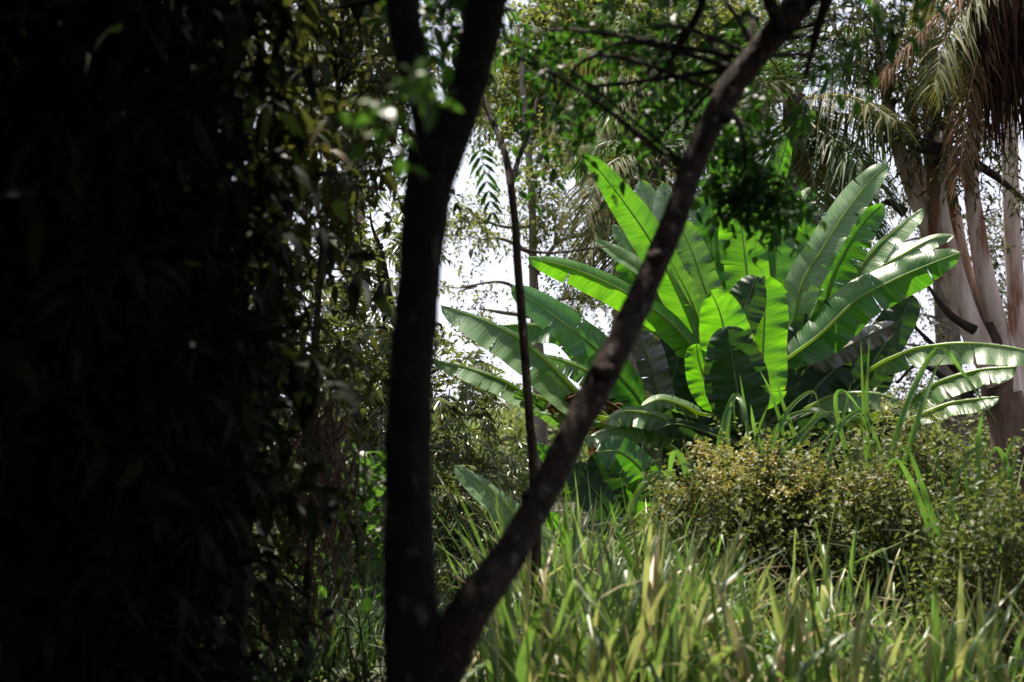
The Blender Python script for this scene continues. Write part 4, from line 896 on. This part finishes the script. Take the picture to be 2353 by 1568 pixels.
field(G, 2200, (-3.2, -.1), (4.4, 11.0), lambda x, y: np.where(x > -.9, .5, .72), wr=(.012, .03))
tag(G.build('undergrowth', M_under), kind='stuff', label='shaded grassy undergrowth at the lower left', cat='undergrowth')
GL = Geo(); n = 16000
x = rng.uniform(-9, 10, n); y = rng.uniform(4, 32, n)
leaves(GL, np.stack([x, y, rng.uniform(-.05, .22, n)], -1), np.stack([rng.normal(0, 1, n), rng.normal(0, 1, n), rng.normal(.2, .3, n)], -1), rng.normal(0, .4, (n, 3))+np.array([0, 0, 1]), rng.uniform(.08, .2, n), rng.uniform(.04, .1, n), 'leaf', .2)
tag(GL.build('ground_cover', M_shrub), kind='stuff', label='low leafy ground cover under the plants', cat='ground cover')

def grass_clump(label, base_px, d, hand, n=14, h=1.5):
    base = gnd(base_px, d); t = thing('grass_clump', base, label, 'grass clump', 'tall grass clumps')
    G = Geo(); x = rng.normal(0, .18, n); B = base+np.stack([x, rng.normal(0, .15, n), np.zeros(n)], -1)
    blades(G, B, h*rng.uniform(.6, 1.1, n), rng.uniform(0, 6.28, n), np.abs(rng.normal(0, .15, n)), rng.gamma(2, .35, n), rng.uniform(.016, .03, n), (np.full(n, 2.0), np.zeros(n)))
    for pts, wpx in hand:
        P = np.array([W(x, y, d+.1*i*rng.uniform(-.5, .5)) for i, (x, y) in enumerate(pts)])
        C = catmull(P, 22); T = nrm(np.gradient(C, axis=0)); S = nrm(np.cross(T, nrm(C-CAM)))*.85+nrm(C-CAM)*.4
        s = np.linspace(0, 1, 22); wv = 1.35*wpx*PX*d*np.clip(np.minimum(.6+s*2, 1)*(1-s**3), .03, 1)*.5
        V = np.stack([C-S*wv[:, None], C+nrm(C-CAM)*(wv*.4)[:, None], C+S*wv[:, None]], 1).reshape(-1, 3)
        i = np.arange(21)*3
        G.add(V, [np.concatenate([np.stack([i+j, i+j+1, i+j+4, i+j+3], -1) for j in (0, 1)])])
    G.build('blades', M_grassg, t)
grass_clump('tall grass clump with blades bent over before the big banana stem', 1700, 11.2, [
    ([(1640, 1120), (1660, 990), (1690, 908), (1715, 960), (1722, 1040)], 14), ([(1680, 1080), (1672, 990), (1684, 925), (1690, 990)], 9), ([(1745, 1080), (1790, 980), (1850, 945), (1900, 960)], 13), ([(1760, 1090), (1800, 960), (1865, 900), (1885, 950)], 11), ([(1800, 1100), (1870, 960), (1905, 945)], 12), ([(1730, 1080), (1715, 960), (1700, 860)], 8), ([(1850, 1060), (1800, 930), (1780, 850)], 9), ([(1760, 1060), (1735, 990), (1725, 930)], 10), ([(1770, 1090), (1830, 1010), (1880, 960), (1925, 940)], 14), ([(1720, 1090), (1740, 1000), (1765, 930)], 9), ([(1790, 1080), (1800, 1000), (1770, 900), (1745, 850)], 8), ([(1830, 1090), (1900, 1000), (1960, 960), (2010, 975)], 12), ([(1850, 1100), (1900, 1040), (1940, 950), (1955, 880)], 9)], 10, 1.5)
grass_clump('tall thin grass clump standing against the dark gap right of the banana stem', 1990, 10.8, [
    ([(1995, 1100), (1985, 950), (1978, 780)], 8), ([(2000, 1100), (1992, 940), (1998, 770)], 8), ([(2030, 1140), (2060, 1000), (2110, 870), (2160, 800), (2215, 860), (2290, 970)], 12), ([(2060, 1120), (2110, 960), (2150, 850), (2180, 815)], 12), ([(1960, 1100), (1920, 930), (1940, 900), (1990, 960)], 10), ([(1900, 1080), (1930, 980), (1985, 945), (2010, 1010), (2025, 1080)], 10), ([(2040, 1120), (2010, 1000), (1960, 930)], 9)], 12, 1.6)
grass_clump('broad bladed grass clump bending over in front of the young banana plant', 1480, 10.2, [
    ([(1430, 1230), (1460, 1140), (1510, 1085), (1545, 1110), (1575, 1160)], 13), ([(1590, 1140), (1570, 1060), (1548, 1042), (1538, 1090), (1535, 1130)], 14), ([(1590, 1130), (1592, 1090), (1590, 1040)], 8), ([(1440, 1300), (1500, 1225), (1560, 1220), (1620, 1260)], 10), ([(1400, 1330), (1430, 1250), (1500, 1240), (1560, 1255)], 9)], 8, 1.1)
grass_clump('grass clump at the right edge with bright bent over tips', 2290, 9.6, [
    ([(2230, 1260), (2245, 1120), (2250, 1000), (2262, 930)], 15), ([(2210, 1260), (2190, 1130), (2230, 1040), (2290, 1020)], 12), ([(2330, 1260), (2320, 1100), (2290, 1030), (2260, 1080)], 15), ([(2280, 1250), (2300, 1100), (2330, 1010), (2353, 1010)], 14), ([(2250, 1350), (2262, 1250), (2270, 1130)], 16), ([(2200, 1300), (2225, 1180), (2215, 1050)], 13), ([(2300, 1300), (2310, 1150), (2345, 1020)], 13), ([(2150, 1270), (2120, 1170), (2065, 1060), (2030, 1080)], 13), ([(2180, 1300), (2140, 1180), (2090, 1040), (2060, 1035)], 13)], 16, 1.6)
grass_clump('leaning long bladed grass clump in the middle of the meadow', 1550, 7.6, [
    ([(1560, 1568), (1500, 1400), (1430, 1250), (1400, 1150)], 17), ([(1640, 1560), (1600, 1400), (1560, 1280), (1540, 1230)], 18), ([(1620, 1480), (1625, 1330), (1640, 1270)], 16), ([(1720, 1560), (1710, 1400), (1700, 1300), (1712, 1262)], 17), ([(1340, 1500), (1400, 1480), (1460, 1530), (1510, 1600)], 13), ([(1780, 1600), (1720, 1480), (1700, 1350), (1695, 1290)], 14)], 10, 1.1)
